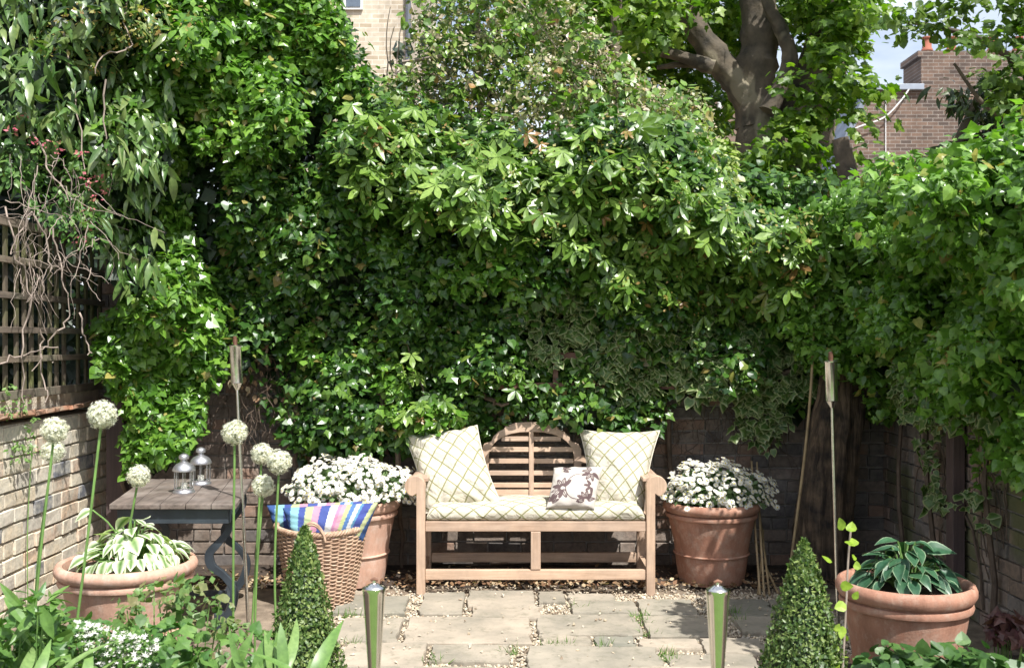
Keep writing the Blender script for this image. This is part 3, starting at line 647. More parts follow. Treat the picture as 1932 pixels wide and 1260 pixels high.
tree("plane_tree", "large plane tree with thick forked mottled trunk rising behind the hedge",
     [(LP([(1440, zt), (1436, 500), (1432, 330), (1436, 230)], YT), .35, .25), (LP([(1432, 240), (1425, 150), (1435, 60), (1425, -40), (1420, -200)], YT), .26, .17),
      (LP([(1425, 200), (1385, 150), (1340, 95), (1300, 30), (1270, -60), (1230, -160)], YT), .19, .08),
      (LP([(1345, 128), (1300, 112), (1250, 98), (1190, 90)], YT - .3), .085, .035), (LP([(1340, 125), (1290, 122), (1240, 128)], YT - .2), .05, .025),
      (LP([(1450, 210), (1490, 120), (1475, 60), (1450, 10), (1430, -60)], YT - .4), .10, .05),
      (LP([(1480, 250), (1560, 60), (1610, -60), (1680, -200)], YT + .2), .2, .1),
      (LP([(1530, zt), (1518, 430), (1505, 330), (1540, 240), (1560, 120), (1575, -20), (1590, -200)], YT + .6), .3, .19),
      (LP([(1168, 330), (1170, 180), (1163, 60), (1165, -40)], YT + .2), .085, .06)],
     [([(930, -120), (1580, -120), (1590, 60), (1570, 130), (1480, 60), (1400, 110), (1290, 60), (1230, 150), (960, 60)], YT + .4, YT + 2.4, 380, []), ([(960, -100), (1330, -100), (1310, 20), (1230, 90), (1000, 50)], YT - 1.2, YT, 60, []), ([(1480, -80), (1640, -80), (1620, 60), (1570, 120), (1500, 60)], YT - 1.0, YT, 45, []),
      ([(980, 40), (1340, 40), (1400, 120), (1400, 300), (1300, 300), (1060, 220)], YT + 1, YT + 3, 170, []),
      ([(1450, 160), (1640, 130), (1650, 230), (1600, 260), (1590, 330), (1440, 400), (1400, 430), (1360, 420), (1400, 240)], YT - 1.3, YT - .4, 48, [[(1380, 190), (1470, 190), (1470, 320), (1380, 320)]]),
      ([(1360, 280), (1600, 330), (1560, 440), (1340, 440)], YT - 1.2, YT + .8, 60, []),
      ([(1570, -60), (1640, -60), (1640, 10), (1600, 60), (1600, 140), (1570, 160)], YT - 1.5, YT, 16, [])],
     M['bark'], M['plane'], T_PLANE, (.075, .14), (P(1440, 640, YT)[0], YT, 0), per=30, rad=(.2, .42))
YR = 9.5
tree("lime_tree", "leafy tree with open sunlit sprays against the sky at the top right",
     [([P(2080, HY + CZ * F / YR, YR), P(2060, 400, YR), P(2050, 100, YR), P(2020, -200, YR)], .16, .1), (LP([(2052, 220), (1960, 150), (1860, 80), (1760, 50), (1690, 40)], YR), .05, .012), (LP([(2050, 60), (1950, 0), (1850, -10), (1740, -5)], YR), .05, .012), (LP([(2055, 290), (1940, 240), (1860, 200), (1800, 120)], YR), .04, .012)],
     [([(1770, -60), (2060, -60), (2060, 330), (1900, 230), (1850, 150), (1790, 90)], YR - .8, YR + .8, 120, []), ([(1650, 10), (1760, 0), (1770, 70), (1680, 75)], YR - .3, YR + .3, 9, []), ([(1850, 140), (1932, 140), (1932, 260), (1870, 240)], YR - .5, YR + .5, 14, [])],
     M['bark'], M['tree_r'], [T_OVATE, T_PLANE], (.06, .11), (P(2080, 640, YR)[0], YR, 0), per=19, rad=(.12, .27))
YM = 10.4
tree("magnolia_tree", "dark glossy evergreen with bronze leaf backs between hedge and brick house end",
     [([P(1790, HY + CZ * F / YM, YM), P(1780, 420, YM), P(1800, 300, YM), P(1850, 180, YM)], .12, .05), (LP([(1780, 420), (1690, 360), (1640, 348)], YM), .07, .03), (LP([(1620, 480), (1622, 400), (1600, 330), (1585, 262)], YM - .2), .11, .08), (LP([(1790, 350), (1720, 320), (1690, 330)], YM), .05, .02)],
     [([(1730, 330), (1790, 280), (1850, 220), (1860, 170), (1980, 180), (1980, 400), (1720, 390)], YM - .5, YM + .7, 110, []), ([(1700, 320), (1780, 290), (1800, 350), (1680, 360)], YM - .4, YM + .4, 12, []), ([(1790, 170), (1860, 180), (1850, 215), (1795, 205)], YM - .3, YM + .3, 6, [])],
     M['bark'], M['magnolia'], T_LANCE, (.13, .22), (P(1790, 640, YM)[0], YM, 0), per=16, rad=(.16, .32))

# ================================================================== CLIMBERS AND SHRUBS
def wob(x, y, s=1.): return .11 * s * (np.sin(x / 37. + y / 61.) + np.sin(x / 71. - y / 43. + 1.3) + .7 * np.sin(x / 19. + y / 23. + 2))
def stems(parent, segs, r=.012, mat=None, amp=.05, name="stem"):
    for a, b in segs:
        m = MB(); p = wander(a, b, 9, amp); m.tube(p, np.linspace(r, r * .5, len(p)), 6, False); m.build(name, mat or M['twigd'], parent, smooth=True)
FACE = (0.05, -.95, .3)
BACK = [(250, -60), (590, -60), (600, 5), (655, 40), (665, 120), (720, 190), (880, 225), (1010, 260), (1180, 220), (1270, 245), (1330, 320), (1400, 400), (1440, 420), (1560, 440), (1590, 700), (1500, 790), (1440, 720), (1250, 745), (1235, 800), (1105, 812), (1060, 790), (950, 800), (900, 815), (790, 840), (700, 862), (600, 862), (545, 830), (530, 760), (500, 700), (420, 660), (395, 640), (330, 640), (250, 500)]
def Yback(x, y):
    top = np.clip((y - 0) / 500, 0, 1); b = 7.12 - .28 * np.exp(-((y - 360) / 150.) ** 2) - .16 * np.exp(-((y - 130) / 120.) ** 2)
    b = np.where(y > 600, 7.16 - .05 * np.sin(x / 90.), b); return b + wob(x, y, .8)
t = empty("ivy", (-1.2, YB - .1, 0), "dense dark green ivy covering the back wall from left corner to right corner", "climber")
gs = []
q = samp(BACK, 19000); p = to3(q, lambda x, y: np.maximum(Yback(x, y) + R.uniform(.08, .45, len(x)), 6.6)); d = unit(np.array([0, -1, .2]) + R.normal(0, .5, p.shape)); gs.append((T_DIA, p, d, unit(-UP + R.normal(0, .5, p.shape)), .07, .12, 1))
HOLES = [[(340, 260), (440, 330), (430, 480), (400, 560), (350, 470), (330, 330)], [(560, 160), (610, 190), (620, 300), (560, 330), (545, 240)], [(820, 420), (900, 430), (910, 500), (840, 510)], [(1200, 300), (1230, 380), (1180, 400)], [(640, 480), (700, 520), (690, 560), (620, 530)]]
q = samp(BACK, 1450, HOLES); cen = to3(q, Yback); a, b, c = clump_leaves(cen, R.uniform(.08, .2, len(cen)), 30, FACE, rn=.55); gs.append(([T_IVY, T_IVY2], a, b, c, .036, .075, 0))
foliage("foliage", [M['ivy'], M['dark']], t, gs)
stems(t, [(P(690, 715, 7.05), P(745, 800, 7.0)), (P(745, 800, 7.0), P(760, 1090, 7.2)), (P(900, 745, 7.1), P(960, 760, 7.1)), (P(1260, 760, 7.2), P(1300, 1090, 7.25)), (P(560, 700, 7.2), P(575, 1100, 7.25)), (P(1500, 700, 7.1), P(1390, 740, 7.1))], .022)
# ivy lump masses hanging forward, sunlight put into their lighter leaf colour
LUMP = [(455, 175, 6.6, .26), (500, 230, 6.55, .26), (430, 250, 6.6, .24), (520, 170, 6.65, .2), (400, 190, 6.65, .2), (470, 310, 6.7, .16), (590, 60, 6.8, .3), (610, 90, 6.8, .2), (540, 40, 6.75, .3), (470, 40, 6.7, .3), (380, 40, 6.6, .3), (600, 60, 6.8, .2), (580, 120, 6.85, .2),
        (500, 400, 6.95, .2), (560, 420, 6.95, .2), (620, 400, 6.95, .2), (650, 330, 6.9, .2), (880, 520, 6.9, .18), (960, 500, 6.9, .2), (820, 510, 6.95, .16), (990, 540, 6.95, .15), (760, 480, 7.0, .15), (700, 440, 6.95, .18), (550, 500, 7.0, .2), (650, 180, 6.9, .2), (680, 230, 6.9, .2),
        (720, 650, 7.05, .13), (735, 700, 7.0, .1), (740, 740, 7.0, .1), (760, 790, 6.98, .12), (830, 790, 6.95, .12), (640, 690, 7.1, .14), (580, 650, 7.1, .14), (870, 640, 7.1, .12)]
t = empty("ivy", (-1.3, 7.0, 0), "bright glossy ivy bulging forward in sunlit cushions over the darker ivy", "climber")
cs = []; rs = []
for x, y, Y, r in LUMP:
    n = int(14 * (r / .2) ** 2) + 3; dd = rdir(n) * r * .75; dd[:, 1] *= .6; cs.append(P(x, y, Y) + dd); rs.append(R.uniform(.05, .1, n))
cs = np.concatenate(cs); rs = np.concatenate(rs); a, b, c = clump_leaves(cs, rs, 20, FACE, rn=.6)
foliage("foliage", M['ivy_sunlit'], t, [([T_IVY, T_IVY2], a, b, c, .036, .072, 0)])
# left corner ivy cascading over the trellis end
LEFTI = [(260, 120), (330, 150), (325, 290), (335, 400), (400, 560), (415, 690), (370, 760), (360, 830), (315, 875), (250, 880), (250, 760), (195, 715), (190, 600), (250, 580), (220, 400)]
t = empty("ivy", (P(300, 800, 6.6)[0], 6.7, 0), "bright ivy cascading over the trellis end and corner post beside the table", "climber")
YL = lambda x, y: 6.62 + wob(x, y, .8) + .25 * np.clip((x - 200) / 200., -.3, 1)
q = samp(LEFTI, 480); cen = to3(q, YL); a, b, c = clump_leaves(cen, R.uniform(.05, .13, len(cen)), 24, (.25, -.93, .25), rn=.6); gs = [([T_IVY, T_IVY2], a, b, c, .036, .08, 0)]
q = samp(LEFTI, 2400); p = to3(q, lambda x, y: YL(x, y) + R.uniform(.05, .3, len(x))); gs.append((T_DIA, p, unit(np.array([.2, -1, .2]) + R.normal(0, .5, p.shape)), unit(-UP + R.normal(0, .5, p.shape)), .06, .1, 1))
foliage("foliage", [M['ivy_sunlit'], M['dark']], t, gs)
stems(t, [(P(285, 700, 6.9), P(290, 1050, 6.95)), (P(262, 700, 6.9), P(270, 1050, 6.95)), (P(240, 850, 6.9), P(250, 1100, 6.95))], .016)

# long-leaved clematis on the left
CLEM = [(-60, -60), (260, -60), (320, 60), (330, 200), (310, 330), (300, 480), (270, 560), (215, 500), (170, 400), (60, 330), (-60, 330)]
t = empty("clematis", (-2.7, 6.1, 0), "evergreen clematis with long drooping leathery leaves above the trellis", "climber")
YC = lambda x, y: 6.05 + .3 * np.clip(x / 300., -.2, 1) + wob(x, y, 1.)
gs = []
q = samp(CLEM, 460); cen = to3(q, YC); fc = (.3, -.9, .3)
for k in range(len(cen)):
    pass
n = 3; base = np.repeat(cen, n, 0) + R.normal(0, .03, (len(cen) * n, 3)); d = unit(R.normal(0, .45, base.shape) + np.array([.1, -.25, -.85])); nr = unit(np.array([.2, -.8, .55]) + R.normal(0, .45, base.shape)); gs.append((T_LANCE, base, nr, d, .085, .17, 0))
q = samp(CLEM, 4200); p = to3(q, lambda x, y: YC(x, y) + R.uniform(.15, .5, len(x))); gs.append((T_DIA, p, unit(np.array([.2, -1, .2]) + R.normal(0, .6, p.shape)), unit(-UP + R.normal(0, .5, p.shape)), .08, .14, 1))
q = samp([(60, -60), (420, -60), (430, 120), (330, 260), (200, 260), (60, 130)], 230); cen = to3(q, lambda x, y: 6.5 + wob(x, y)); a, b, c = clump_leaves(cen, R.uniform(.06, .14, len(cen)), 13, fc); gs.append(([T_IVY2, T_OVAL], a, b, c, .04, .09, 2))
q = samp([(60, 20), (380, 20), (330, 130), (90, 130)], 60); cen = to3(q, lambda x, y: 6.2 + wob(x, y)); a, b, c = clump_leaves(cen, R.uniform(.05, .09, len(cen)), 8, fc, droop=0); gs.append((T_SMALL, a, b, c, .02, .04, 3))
foliage("foliage", [M['clematis'], M['dark'], M['ivy_sunlit'], M['young']], t, gs, True)
segs = [(P(240, 0, 6.3), P(245, 90, 6.2)), (P(245, 90, 6.2), P(180, 140, 6.1)), (P(200, 150, 6.2), P(205, 370, 6.2)), (P(120, 60, 6.2), P(160, 320, 6.1)), (P(60, 250, 6), P(130, 380, 6))]; stems(t, segs, .006, M['twig'], .03)

t = empty("honeysuckle", (-2.75, 6.0, 0), "straggly honeysuckle with pink red flowers and bare twigs over the trellis top", "climber")
q = samp([(0, 215), (90, 230), (210, 320), (230, 440), (150, 470), (60, 400), (0, 330)], 90); cen = to3(q, lambda x, y: 5.95 + .3 * x / 200 + wob(x, y, .6)); gs = []
a, b, c = clump_leaves(cen, R.uniform(.05, .1, len(cen)), 9, (.3, -.9, .3)); gs.append((T_OVAL, a, b, c, .03, .06, 0))
fl = np.array([(43, 220), (25, 245), (165, 335), (185, 340), (195, 360), (172, 352), (178, 378), (60, 268), (75, 275), (110, 285), (150, 290), (215, 310), (165, 425), (150, 455), (170, 395), (100, 265)]); cen = to3(fl.astype(float), lambda x, y: 5.86 + .3 * x / 200); a, b, c = clump_leaves(cen, np.full(len(cen), .034), 9, (.3, -.9, .3), droop=-.5); gs.append((T_SMALL, a, b, c, .018, .035, 1))
foliage("foliage", [M['peren'], M['pink']], t, gs)
m = MB()
for k in range(85):
    a = P(R.uniform(-10, 190), R.uniform(290, 520), R.uniform(5.75, 6.2)); a[0] = max(a[0], XL + .03); L = R.uniform(.12, .5); d = unit(np.array([R.normal(0, .35), R.normal(0, .35), -R.uniform(.1, 1)])); b = a + d * L; b[0] = max(b[0], XL + .03)
    p = wander(a, b, 10, .02); r = R.uniform(.0012, .0032); m.tube(p, np.linspace(r, r * .5, 10), 5, False)
for a, b in (((10, 390, 5.85), (60, 560, 5.9)), ((60, 560, 5.9), (45, 760, 5.85)), ((100, 430, 6.0), (130, 600, 6.0)), ((130, 600, 6.), (60, 700, 5.9)), ((-20, 700, 5.7), (110, 655, 6.0)), ((60, 400, 5.9), (100, 540, 6)), ((60, 400, 5.9), (20, 480, 5.8)), ((75, 620, 5.95), (85, 760, 5.95)), ((150, 590, 6.1), (165, 670, 6.1))):
    p = wander(P(*a), P(*b), 12, .03); m.tube(p, np.linspace(.0055, .003, 12), 6, False)
m.build("twigs", M['twig'], t, smooth=True)
t = empty("bare_vine", tuple(P(460, 850, 7.2)), "tangle of bare brown vine twigs on the dark wall behind the tall torch", "climber"); m = MB()
for k in range(110):
    a = P(R.uniform(385, 560), R.uniform(660, 800), R.uniform(7.1, 7.3)); b = a + np.array([R.normal(0, .15), R.normal(0, .03), -R.uniform(.05, .5)]); p = wander(a, b, 9, .045); r = R.uniform(.0015, .0035); m.tube(p, np.linspace(r, r * .4, 9), 4, False)
m.build("twigs", M['twigd'], t); q = samp([(400, 640), (520, 640), (540, 760), (430, 740)], 50); p = to3(q, lambda x, y: 7.15 + 0 * x); V, T, A = spread(T_OVAL, p, unit(np.array([0, -1, .3]) + R.normal(0, .5, p.shape)), unit(-UP + R.normal(0, .5, p.shape)), R.uniform(.03, .07, len(p))); fast_mesh("dead_leaves", V, T, M['litter'], t, A)
t = empty("bare_vine", tuple(P(1300, 850, 7.3)), "thin dry vine stems clinging to the dark wall above the right daisy pot", "climber"); m = MB()
for k in range(60):
    a = P(R.uniform(1235, 1500), R.uniform(730, 860), R.uniform(7.27, 7.33)); b = a + np.array([R.normal(0, .12), 0, -R.uniform(.05, .3)]); p = wander(a, b, 9, .03); m.tube(p, np.linspace(.003, .0015, 9), 4, False)
m.build("twigs", M['twigd'], t)

# Virginia creeper
CRE = [(640, 270), (720, 220), (880, 250), (1010, 285), (1200, 240), (1270, 275), (1320, 350), (1420, 420), (1540, 400), (1560, 500), (1560, 560), (1480, 640), (1420, 600), (1260, 590), (1150, 560), (1100, 480), (980, 430), (880, 430), (720, 410), (650, 340)]
t = empty("virginia_creeper", (.5, 6.9, 0), "virginia creeper with large five fingered leaves draped across the middle of the back hedge", "climber")
YV = lambda x, y: Yback(x, y) - .16
q = samp(CRE, 470, HOLES); cen = to3(q, YV); gs = []
n = 3; base = np.repeat(cen, n, 0) + R.normal(0, .06, (len(cen) * n, 3)); d = unit(R.normal(0, .5, base.shape) + np.array([.1, -.35, -.7])); nr = unit(np.array([.1, -.65, .7]) + R.normal(0, .38, base.shape)); gs.append((T_CREEP, base, nr, d, .075, .155, 0))
for x, y, k in ((785, 700, 7), (800, 770, 14), (830, 780, 10), (770, 790, 8), (850, 760, 6), (955, 705, 6), (975, 715, 5), (1160, 580, 6), (880, 470, 4), (1540, 480, 14), (1500, 520, 10)):
    c0 = P(x, y, 6.92) + R.normal(0, .05, (k, 3)); gs.append((T_CREEP, c0, unit(np.array([.1, -.6, .75]) + R.normal(0, .3, c0.shape)), unit(R.normal(0, .5, c0.shape) + np.array([0, -.4, -.7])), .08, .13, 0))
q = samp(CRE, 160); cen = to3(q, lambda x, y: YV(x, y) - .1); a, b, c = clump_leaves(cen, R.uniform(.03, .07, len(cen)), 6, FACE, droop=-.4); gs.append((T_SMALL, a, b, c, .015, .035, 1))
foliage("foliage", [M['creeper'], M['young']], t, gs)
stems(t, [(P(700, 400, 7.0), P(780, 700, 7.0)), (P(1300, 330, 6.9), P(1440, 480, 6.9)), (P(900, 330, 6.9), P(1000, 380, 6.85)), (P(780, 700, 7.0), P(800, 800, 6.97))], .007)

VAR = [(960, 560), (1080, 530), (1240, 560), (1400, 590), (1530, 650), (1540, 700), (1480, 800), (1450, 840), (1390, 815), (1400, 760), (1300, 740), (1180, 750), (1100, 700), (1000, 680)]
t = empty("variegated_ivy", (1.2, 7.1, 0), "variegated ivy with cream edged leaves on the back wall right of the bench", "climber")
q = samp(VAR, 270); cen = to3(q, lambda x, y: 7.08 + .4 * wob(x, y)); a, b, c = clump_leaves(cen, R.uniform(.05, .11, len(cen)), 11, FACE); foliage("foliage", M['varieg'], t, [([T_VAR, T_VAR2], a, b, c, .05, .085, 0)])

# pale small-leaved shrub rising behind the wall
t = empty("photinia_shrub", (P(950, 640, 7.8)[0], 7.8, 0), "airy shrub with pale pinkish small leaves rising above the middle of the hedge", "shrub")
SH = [(790, -60), (1040, -60), (1150, 90), (1250, 160), (1330, 190), (1340, 260), (1300, 300), (1000, 260), (900, 260), (700, 290), (650, 260), (690, 170), (780, 120)]
YS = lambda x, y: 7.6 + wob(x, y, 1.2)
q = samp(SH, 900); cen = to3(q, lambda x, y: YS(x, y) + R.uniform(-.3, .5, len(x))); a, b, c = clump_leaves(cen, R.uniform(.05, .14, len(cen)), 15, FACE, droop=.1, rn=.7, shell=(.3, 1.1)); gs = [([T_OVAL, T_SMALL], a, b, c, .03, .055, 0)]
q = samp([(780, 20), (900, 0), (1000, 130), (1080, 200), (700, 260), (690, 170)], 500); p = to3(q, lambda x, y: 8.1 + 0 * x); p[:, 1] += R.uniform(-.1, .5, len(p)); gs.append((T_DIA, p, rdir(len(p)), rdir(len(p)), .07, .12, 1))
q = samp(SH, 330); cen = to3(q, lambda x, y: 7.3 + R.uniform(0, .4, len(x))); a, b, c = clump_leaves(cen, R.uniform(.06, .15, len(cen)), 13, FACE); gs.append(([T_OVATE, T_OVAL], a, b, c, .04, .085, 2))
foliage("foliage", [M['olive'], M['dark'], M['creeper']], t, gs)
m = MB()
for k in range(70):
    a = P(R.uniform(700, 1150), R.uniform(120, 330), 7.75 + R.uniform(-.2, .3)); b = a + np.array([R.normal(.05, .3), R.normal(0, .15), R.uniform(.1, .6)]); m.tube(wander(a, b, 7, .03), np.linspace(.007, .003, 7), 5, False)
m.tube(smoothp([P(920, 900, 7.8), P(915, 400, 7.8), P(905, 150, 7.8), P(900, 0, 7.8)]), .02, 8); m.tube(smoothp([P(760, 118, 7.5), P(820, 108, 7.4), P(875, 98, 7.4)]), .012, 6); m.build("stem", M['twig'], t, smooth=True)

t = empty("golden_shrub", (P(1280, 640, 7.9)[0], 7.9, 0), "yellow green sunlit shrub behind the hedge beside the plane tree trunk", "shrub")
q = samp([(1180, 330), (1230, 320), (1290, 215), (1370, 250), (1385, 330), (1400, 430), (1330, 440), (1200, 420)], 150); cen = to3(q, lambda x, y: 7.7 + wob(x, y)); a, b, c = clump_leaves(cen, R.uniform(.07, .16, len(cen)), 18, FACE); gs = [([T_OVATE, T_OVAL], a, b, c, .035, .065, 0)]
q = samp([(1150, 240), (1280, 220), (1370, 340), (1420, 450), (1200, 430)], 170); cen = to3(q, lambda x, y: 7.4 + wob(x, y)); a, b, c = clump_leaves(cen, R.uniform(.07, .14, len(cen)), 14, FACE); gs.append((T_OVAL, a, b, c, .04, .07, 1))
foliage("foliage", [M['yellow'], M['creeper']], t, gs); stems(t, [(P(1280, 1080, 7.9), P(1280, 300, 7.8))], .03)
t = empty("laurel_shrub", (P(1500, 640, 8.6)[0], 8.6, 0), "shady green bush filling the gap under the plane tree", "shrub")
q = samp([(1330, 330), (1600, 350), (1600, 500), (1330, 500)], 110); cen = to3(q, lambda x, y: 8.7 + wob(x, y)); a, b, c = clump_leaves(cen, R.uniform(.12, .25, len(cen)), 18, FACE); foliage("foliage", M['ivy'], t, [(T_OVATE, a, b, c, .06, .11, 0)]); stems(t, [(P(1500, 1000, 8.7), P(1480, 400, 8.7))], .03)
t = empty("neighbour_hedge", (-3.6, 6.2, 0), "dark foliage seen through the gaps of the trellis", "hedge")
n = 9500; p = np.column_stack([R.uniform(-4.0, -3.3, n), R.uniform(4.5, 9.3, n), R.uniform(.0, 3.1, n)]); foliage("foliage", M['dark'], t, [(T_OVATE, p, unit(np.array([.6, -.6, .4]) + R.normal(0, .6, p.shape)), rdir(n), .09, .16, 0)]); stems(t, [((-3.6, 6, 0), (-3.6, 6, 2)), ((-3.6, 7, 0), (-3.6, 7, 2.3))], .03)

# right wall ivy: a deep hedge along the wall top, hanging towards the garden
t = empty("ivy", (2.4, 5.6, 0), "thick bright ivy hedge tumbling over the right wall", "climber")
RI = [(1530, 430), (1590, 380), (1640, 350), (1700, 335), (1790, 320), (1860, 300), (1960, 285), (2040, 300), (2040, 900), (1930, 880), (1880, 850), (1840, 780), (1780, 770), (1700, 790), (1650, 790), (1635, 700), (1590, 690), (1540, 690), (1510, 600)]
def YRI(x, y):      # surface plane X = a .. so that depth follows the wall
    X = 2.42 - .27 * np.exp(-((y - 410 + (x - 1600) * .2) / 95.) ** 2) + .14 * np.clip((y - 600) / 200., 0, 1) + wob(x, y, 1.1) + .05 * np.sin(x / 13. - y / 17.)
    return np.clip(X * F / (x - CX), 3.9, 6.75 + .4 * (x > 1660))
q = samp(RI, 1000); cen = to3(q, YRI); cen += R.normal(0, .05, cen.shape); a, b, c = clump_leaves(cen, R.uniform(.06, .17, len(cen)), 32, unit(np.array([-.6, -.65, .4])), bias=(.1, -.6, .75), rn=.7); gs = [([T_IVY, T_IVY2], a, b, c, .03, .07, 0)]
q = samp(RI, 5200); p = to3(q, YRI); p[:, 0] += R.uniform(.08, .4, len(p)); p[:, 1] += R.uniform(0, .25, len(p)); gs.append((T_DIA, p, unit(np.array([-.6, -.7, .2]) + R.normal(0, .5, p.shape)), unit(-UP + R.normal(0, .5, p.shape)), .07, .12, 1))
n = 1300; cen = np.column_stack([R.uniform(2.2, 3.3, n), R.uniform(4.2, 7.6, n), np.zeros(n)]); cen[:, 2] = 2.35 + .12 * np.sin(cen[:, 1] * 3) + .1 * np.sin(cen[:, 0] * 7 + cen[:, 1] * 5) + R.normal(0, .05, n) - .15 * (cen[:, 0] < 2.35)
a, b, c = clump_leaves(cen, R.uniform(.07, .17, n), 14, (0, -.3, .95), bias=(0, -.1, 1), rn=.6); gs.append(([T_IVY, T_IVY2], a, b, c, .04, .085, 0))
q = samp([(1560, 400), (1700, 340), (1900, 300), (1940, 330), (1700, 400)], 26); cen = to3(q, lambda x, y: YRI(x, y) - .06); a, b, c = clump_leaves(cen, R.uniform(.05, .1, len(cen)), 9, (-.5, -.6, .6), droop=-.4); gs.append((T_SMALL, a, b, c, .025, .05, 2))
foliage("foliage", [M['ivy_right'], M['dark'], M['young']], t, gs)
stems(t, [((2.6, y, 0), (2.55, y + R.normal(0, .2), 2.2)) for y in (5.0, 5.6, 6.3, 6.9)], .018)
t = empty("variegated_ivy", (2.5, 5.8, 0), "cream edged ivy trailing down the shaded right wall behind the hosta pot", "climber")
def onwall(px, py, off=.09): X = XR - off; Y = X * F / (px - CX); return np.array([X, Y, CZ - (py - HY) / F * Y])
cen = np.array([onwall(x, y, .1 if y > 820 else .25) for x, y in [(1600 + R.uniform(-10, 60), R.uniform(640, 720)) for _ in range(0)] + [(R.uniform(1690, 1900), R.uniform(640, 800)) for _ in range(60)] + [(1750, 825), (1748, 850), (1755, 870), (1760, 885), (1760, 920), (1770, 935), (1785, 945), (1768, 955), (1775, 915), (1825, 945), (1830, 930), (1850, 950), (1855, 940), (1860, 985)]])
a, b, c = clump_leaves(cen, R.uniform(.04, .09, len(cen)), 9, unit(np.array([-.8, -.5, .3])), bias=(-.5, -.3, .5)); foliage("foliage", M['varieg'], t, [([T_VAR, T_VAR2], a, b, c, .045, .08, 0)])
m = MB()
for k in range(26):
    x = R.uniform(1740, 1900); a = onwall(x, R.uniform(760, 950), .02); b = onwall(x + R.normal(0, 15), R.uniform(900, 1100), .02); m.tube(wander(a, b, 9, .03), .0035, 4, False)
m.tube([onwall(1800, 930, .02), onwall(1835, 1000, .02), onwall(1850, 1080, .02), onwall(1855, 1150, .02)], .008, 6, False); m.build("stem", M['twigd'], t)

# old trunk in the corner, canes
m = MB(); p = smoothp([P(1550, 1110, 6.95), P(1552, 1000, 6.95), P(1568, 850, 6.95), P(1592, 700, 7.0), P(1605, 560, 7.05)]); k = len(p); n = 40; vs = []
for i in range(k):
    for j in range(n):
        a = 2 * math.pi * j / n; r = (.185 - .03 * i / k) * (1 + .12 * math.sin(3 * a + i * .1) + .06 * math.sin(7 * a + .3 * i) + .04 * math.sin(17 * a + i * .35) + R.normal(0, .025)); vs.append(p[i] + np.array([r * math.cos(a), .75 * r * math.sin(a), 0]))
m.add(vs, [(i * n + j, i * n + (j + 1) % n, (i + 1) * n + (j + 1) % n, (i + 1) * n + j) for i in range(k - 1) for j in range(n)])
tag(m.build("tree_trunk", M['stump'], smooth=True), "old dark tree trunk in the shaded back right corner", "tree")
m = MB(); m.tube(smoothp([P(1536, 560, 6.7), P(1532, 700, 6.7), P(1518, 860, 6.7), P(1488, 1090, 6.75)]), .009, 7); tag(m.build("garden_cane", M['cane'], smooth=True), "tall thin cane leaning upright in front of the old tree trunk", "cane")
cl = ["bamboo cane behind the right daisy pot, upright and closest to the pot", "bamboo cane standing straight just right of the pot nearest cane", "bamboo cane leaning slightly right behind the right daisy pot", "bamboo cane tilting furthest right, low beside the daisy pot", "short bamboo cane crossing the others low behind the pot"]
for lb, (a, b) in zip(cl, [((1418, 870), (1434, 1122)), ((1428, 872), (1442, 1124)), ((1432, 960), (1452, 1122)), ((1424, 1020), (1468, 1118)), ((1440, 1000), (1430, 1120))]):
    A_ = P(*a, 7.2); B_ = G(*b, .03); m = MB(); m.tube([A_, (A_ + B_) / 2 + R.normal(0, .004, 3), B_], .007, 6); tag(m.build("bamboo_cane", M['cane'], smooth=True), lb, "cane", "bamboo canes behind the right daisy pot")

# ================================================================== BENCH
BX = .15; YF = 6.52; YK = 7.03
bench = empty("garden_bench", (BX, 6.75, 0), "teak garden bench with arched slatted back and rolled arms", "bench")
def bb(name, c, size, mat, bev=.004, parent=bench): m = MB(); m.box(c, size); return m.build(name, mat, parent, bevel=bev)
for s in (-1, 1):
    x = BX + s * .7265; m = MB()
    # front leg with disc-shaped arm end, one outline
    o = []; w2 = .0275; cz_, rr_ = .693, .066; dx = s * .036
    pts = [(-w2 * s, .0), (w2 * s, .0), (w2 * s, .645)]
    a0 = -70; 
    for k in range(19):
        a = math.radians(-75 + k * (255) / 18); pts.append((dx + s * rr_ * math.cos(a), cz_ + rr_ * math.sin(a)))
    pts.append((-w2 * s, .66))
    if s < 0: pts = pts[::-1]
    m.prism(pts, (x, YF, .0), (1, 0, 0), (0, 0, 1), (0, 1, 0), .055); m.build("leg", M['teakz'], bench, bevel=.004)
    m = MB(); m.prism([(.046 * math.cos(a), .046 * math.sin(a)) for a in np.linspace(0, 2 * math.pi, 24, endpoint=False)], (x + dx, YF + .055, cz_ + .012), (1, 0, 0), (0, 0, 1), (0, 1, 0), .50)
    m.box((x - s * .006, YF + .30, cz_ + .035), (.075, .49, .024)); m.build("arm", M['teaky'], bench, bevel=.003)
    bb("leg", (x, YK, .36), (.055, .055, .72), M['teakz']); bb("side_rail", (x, YF + .28, .44), (.035, .46, .06), M['teaky']); bb("side_rail", (x, YF + .28, .13), (.03, .46, .05), M['teaky'])
bb("seat_rail", (BX, YF + .03, .438), (1.396, .035, .064), M['teak']); bb("stretcher", (BX, YF + .03, .132), (1.396, .03, .065), M['teak'])
bb("seat_rail", (BX, YK, .44), (1.396, .03, .06), M['teak']); bb("stretcher", (BX, YK, .14), (1.396, .03, .065), M['teak'])
bb("centre_leg", (BX, YF + .03, .285), (.062, .04, .24), M['teakz']); 
m = MB()
for k in range(7): m.box((BX, YF + .085 + k * .067, .462), (1.39, .055, .018))
m.build("seat", M['teak'], bench, bevel=.003)
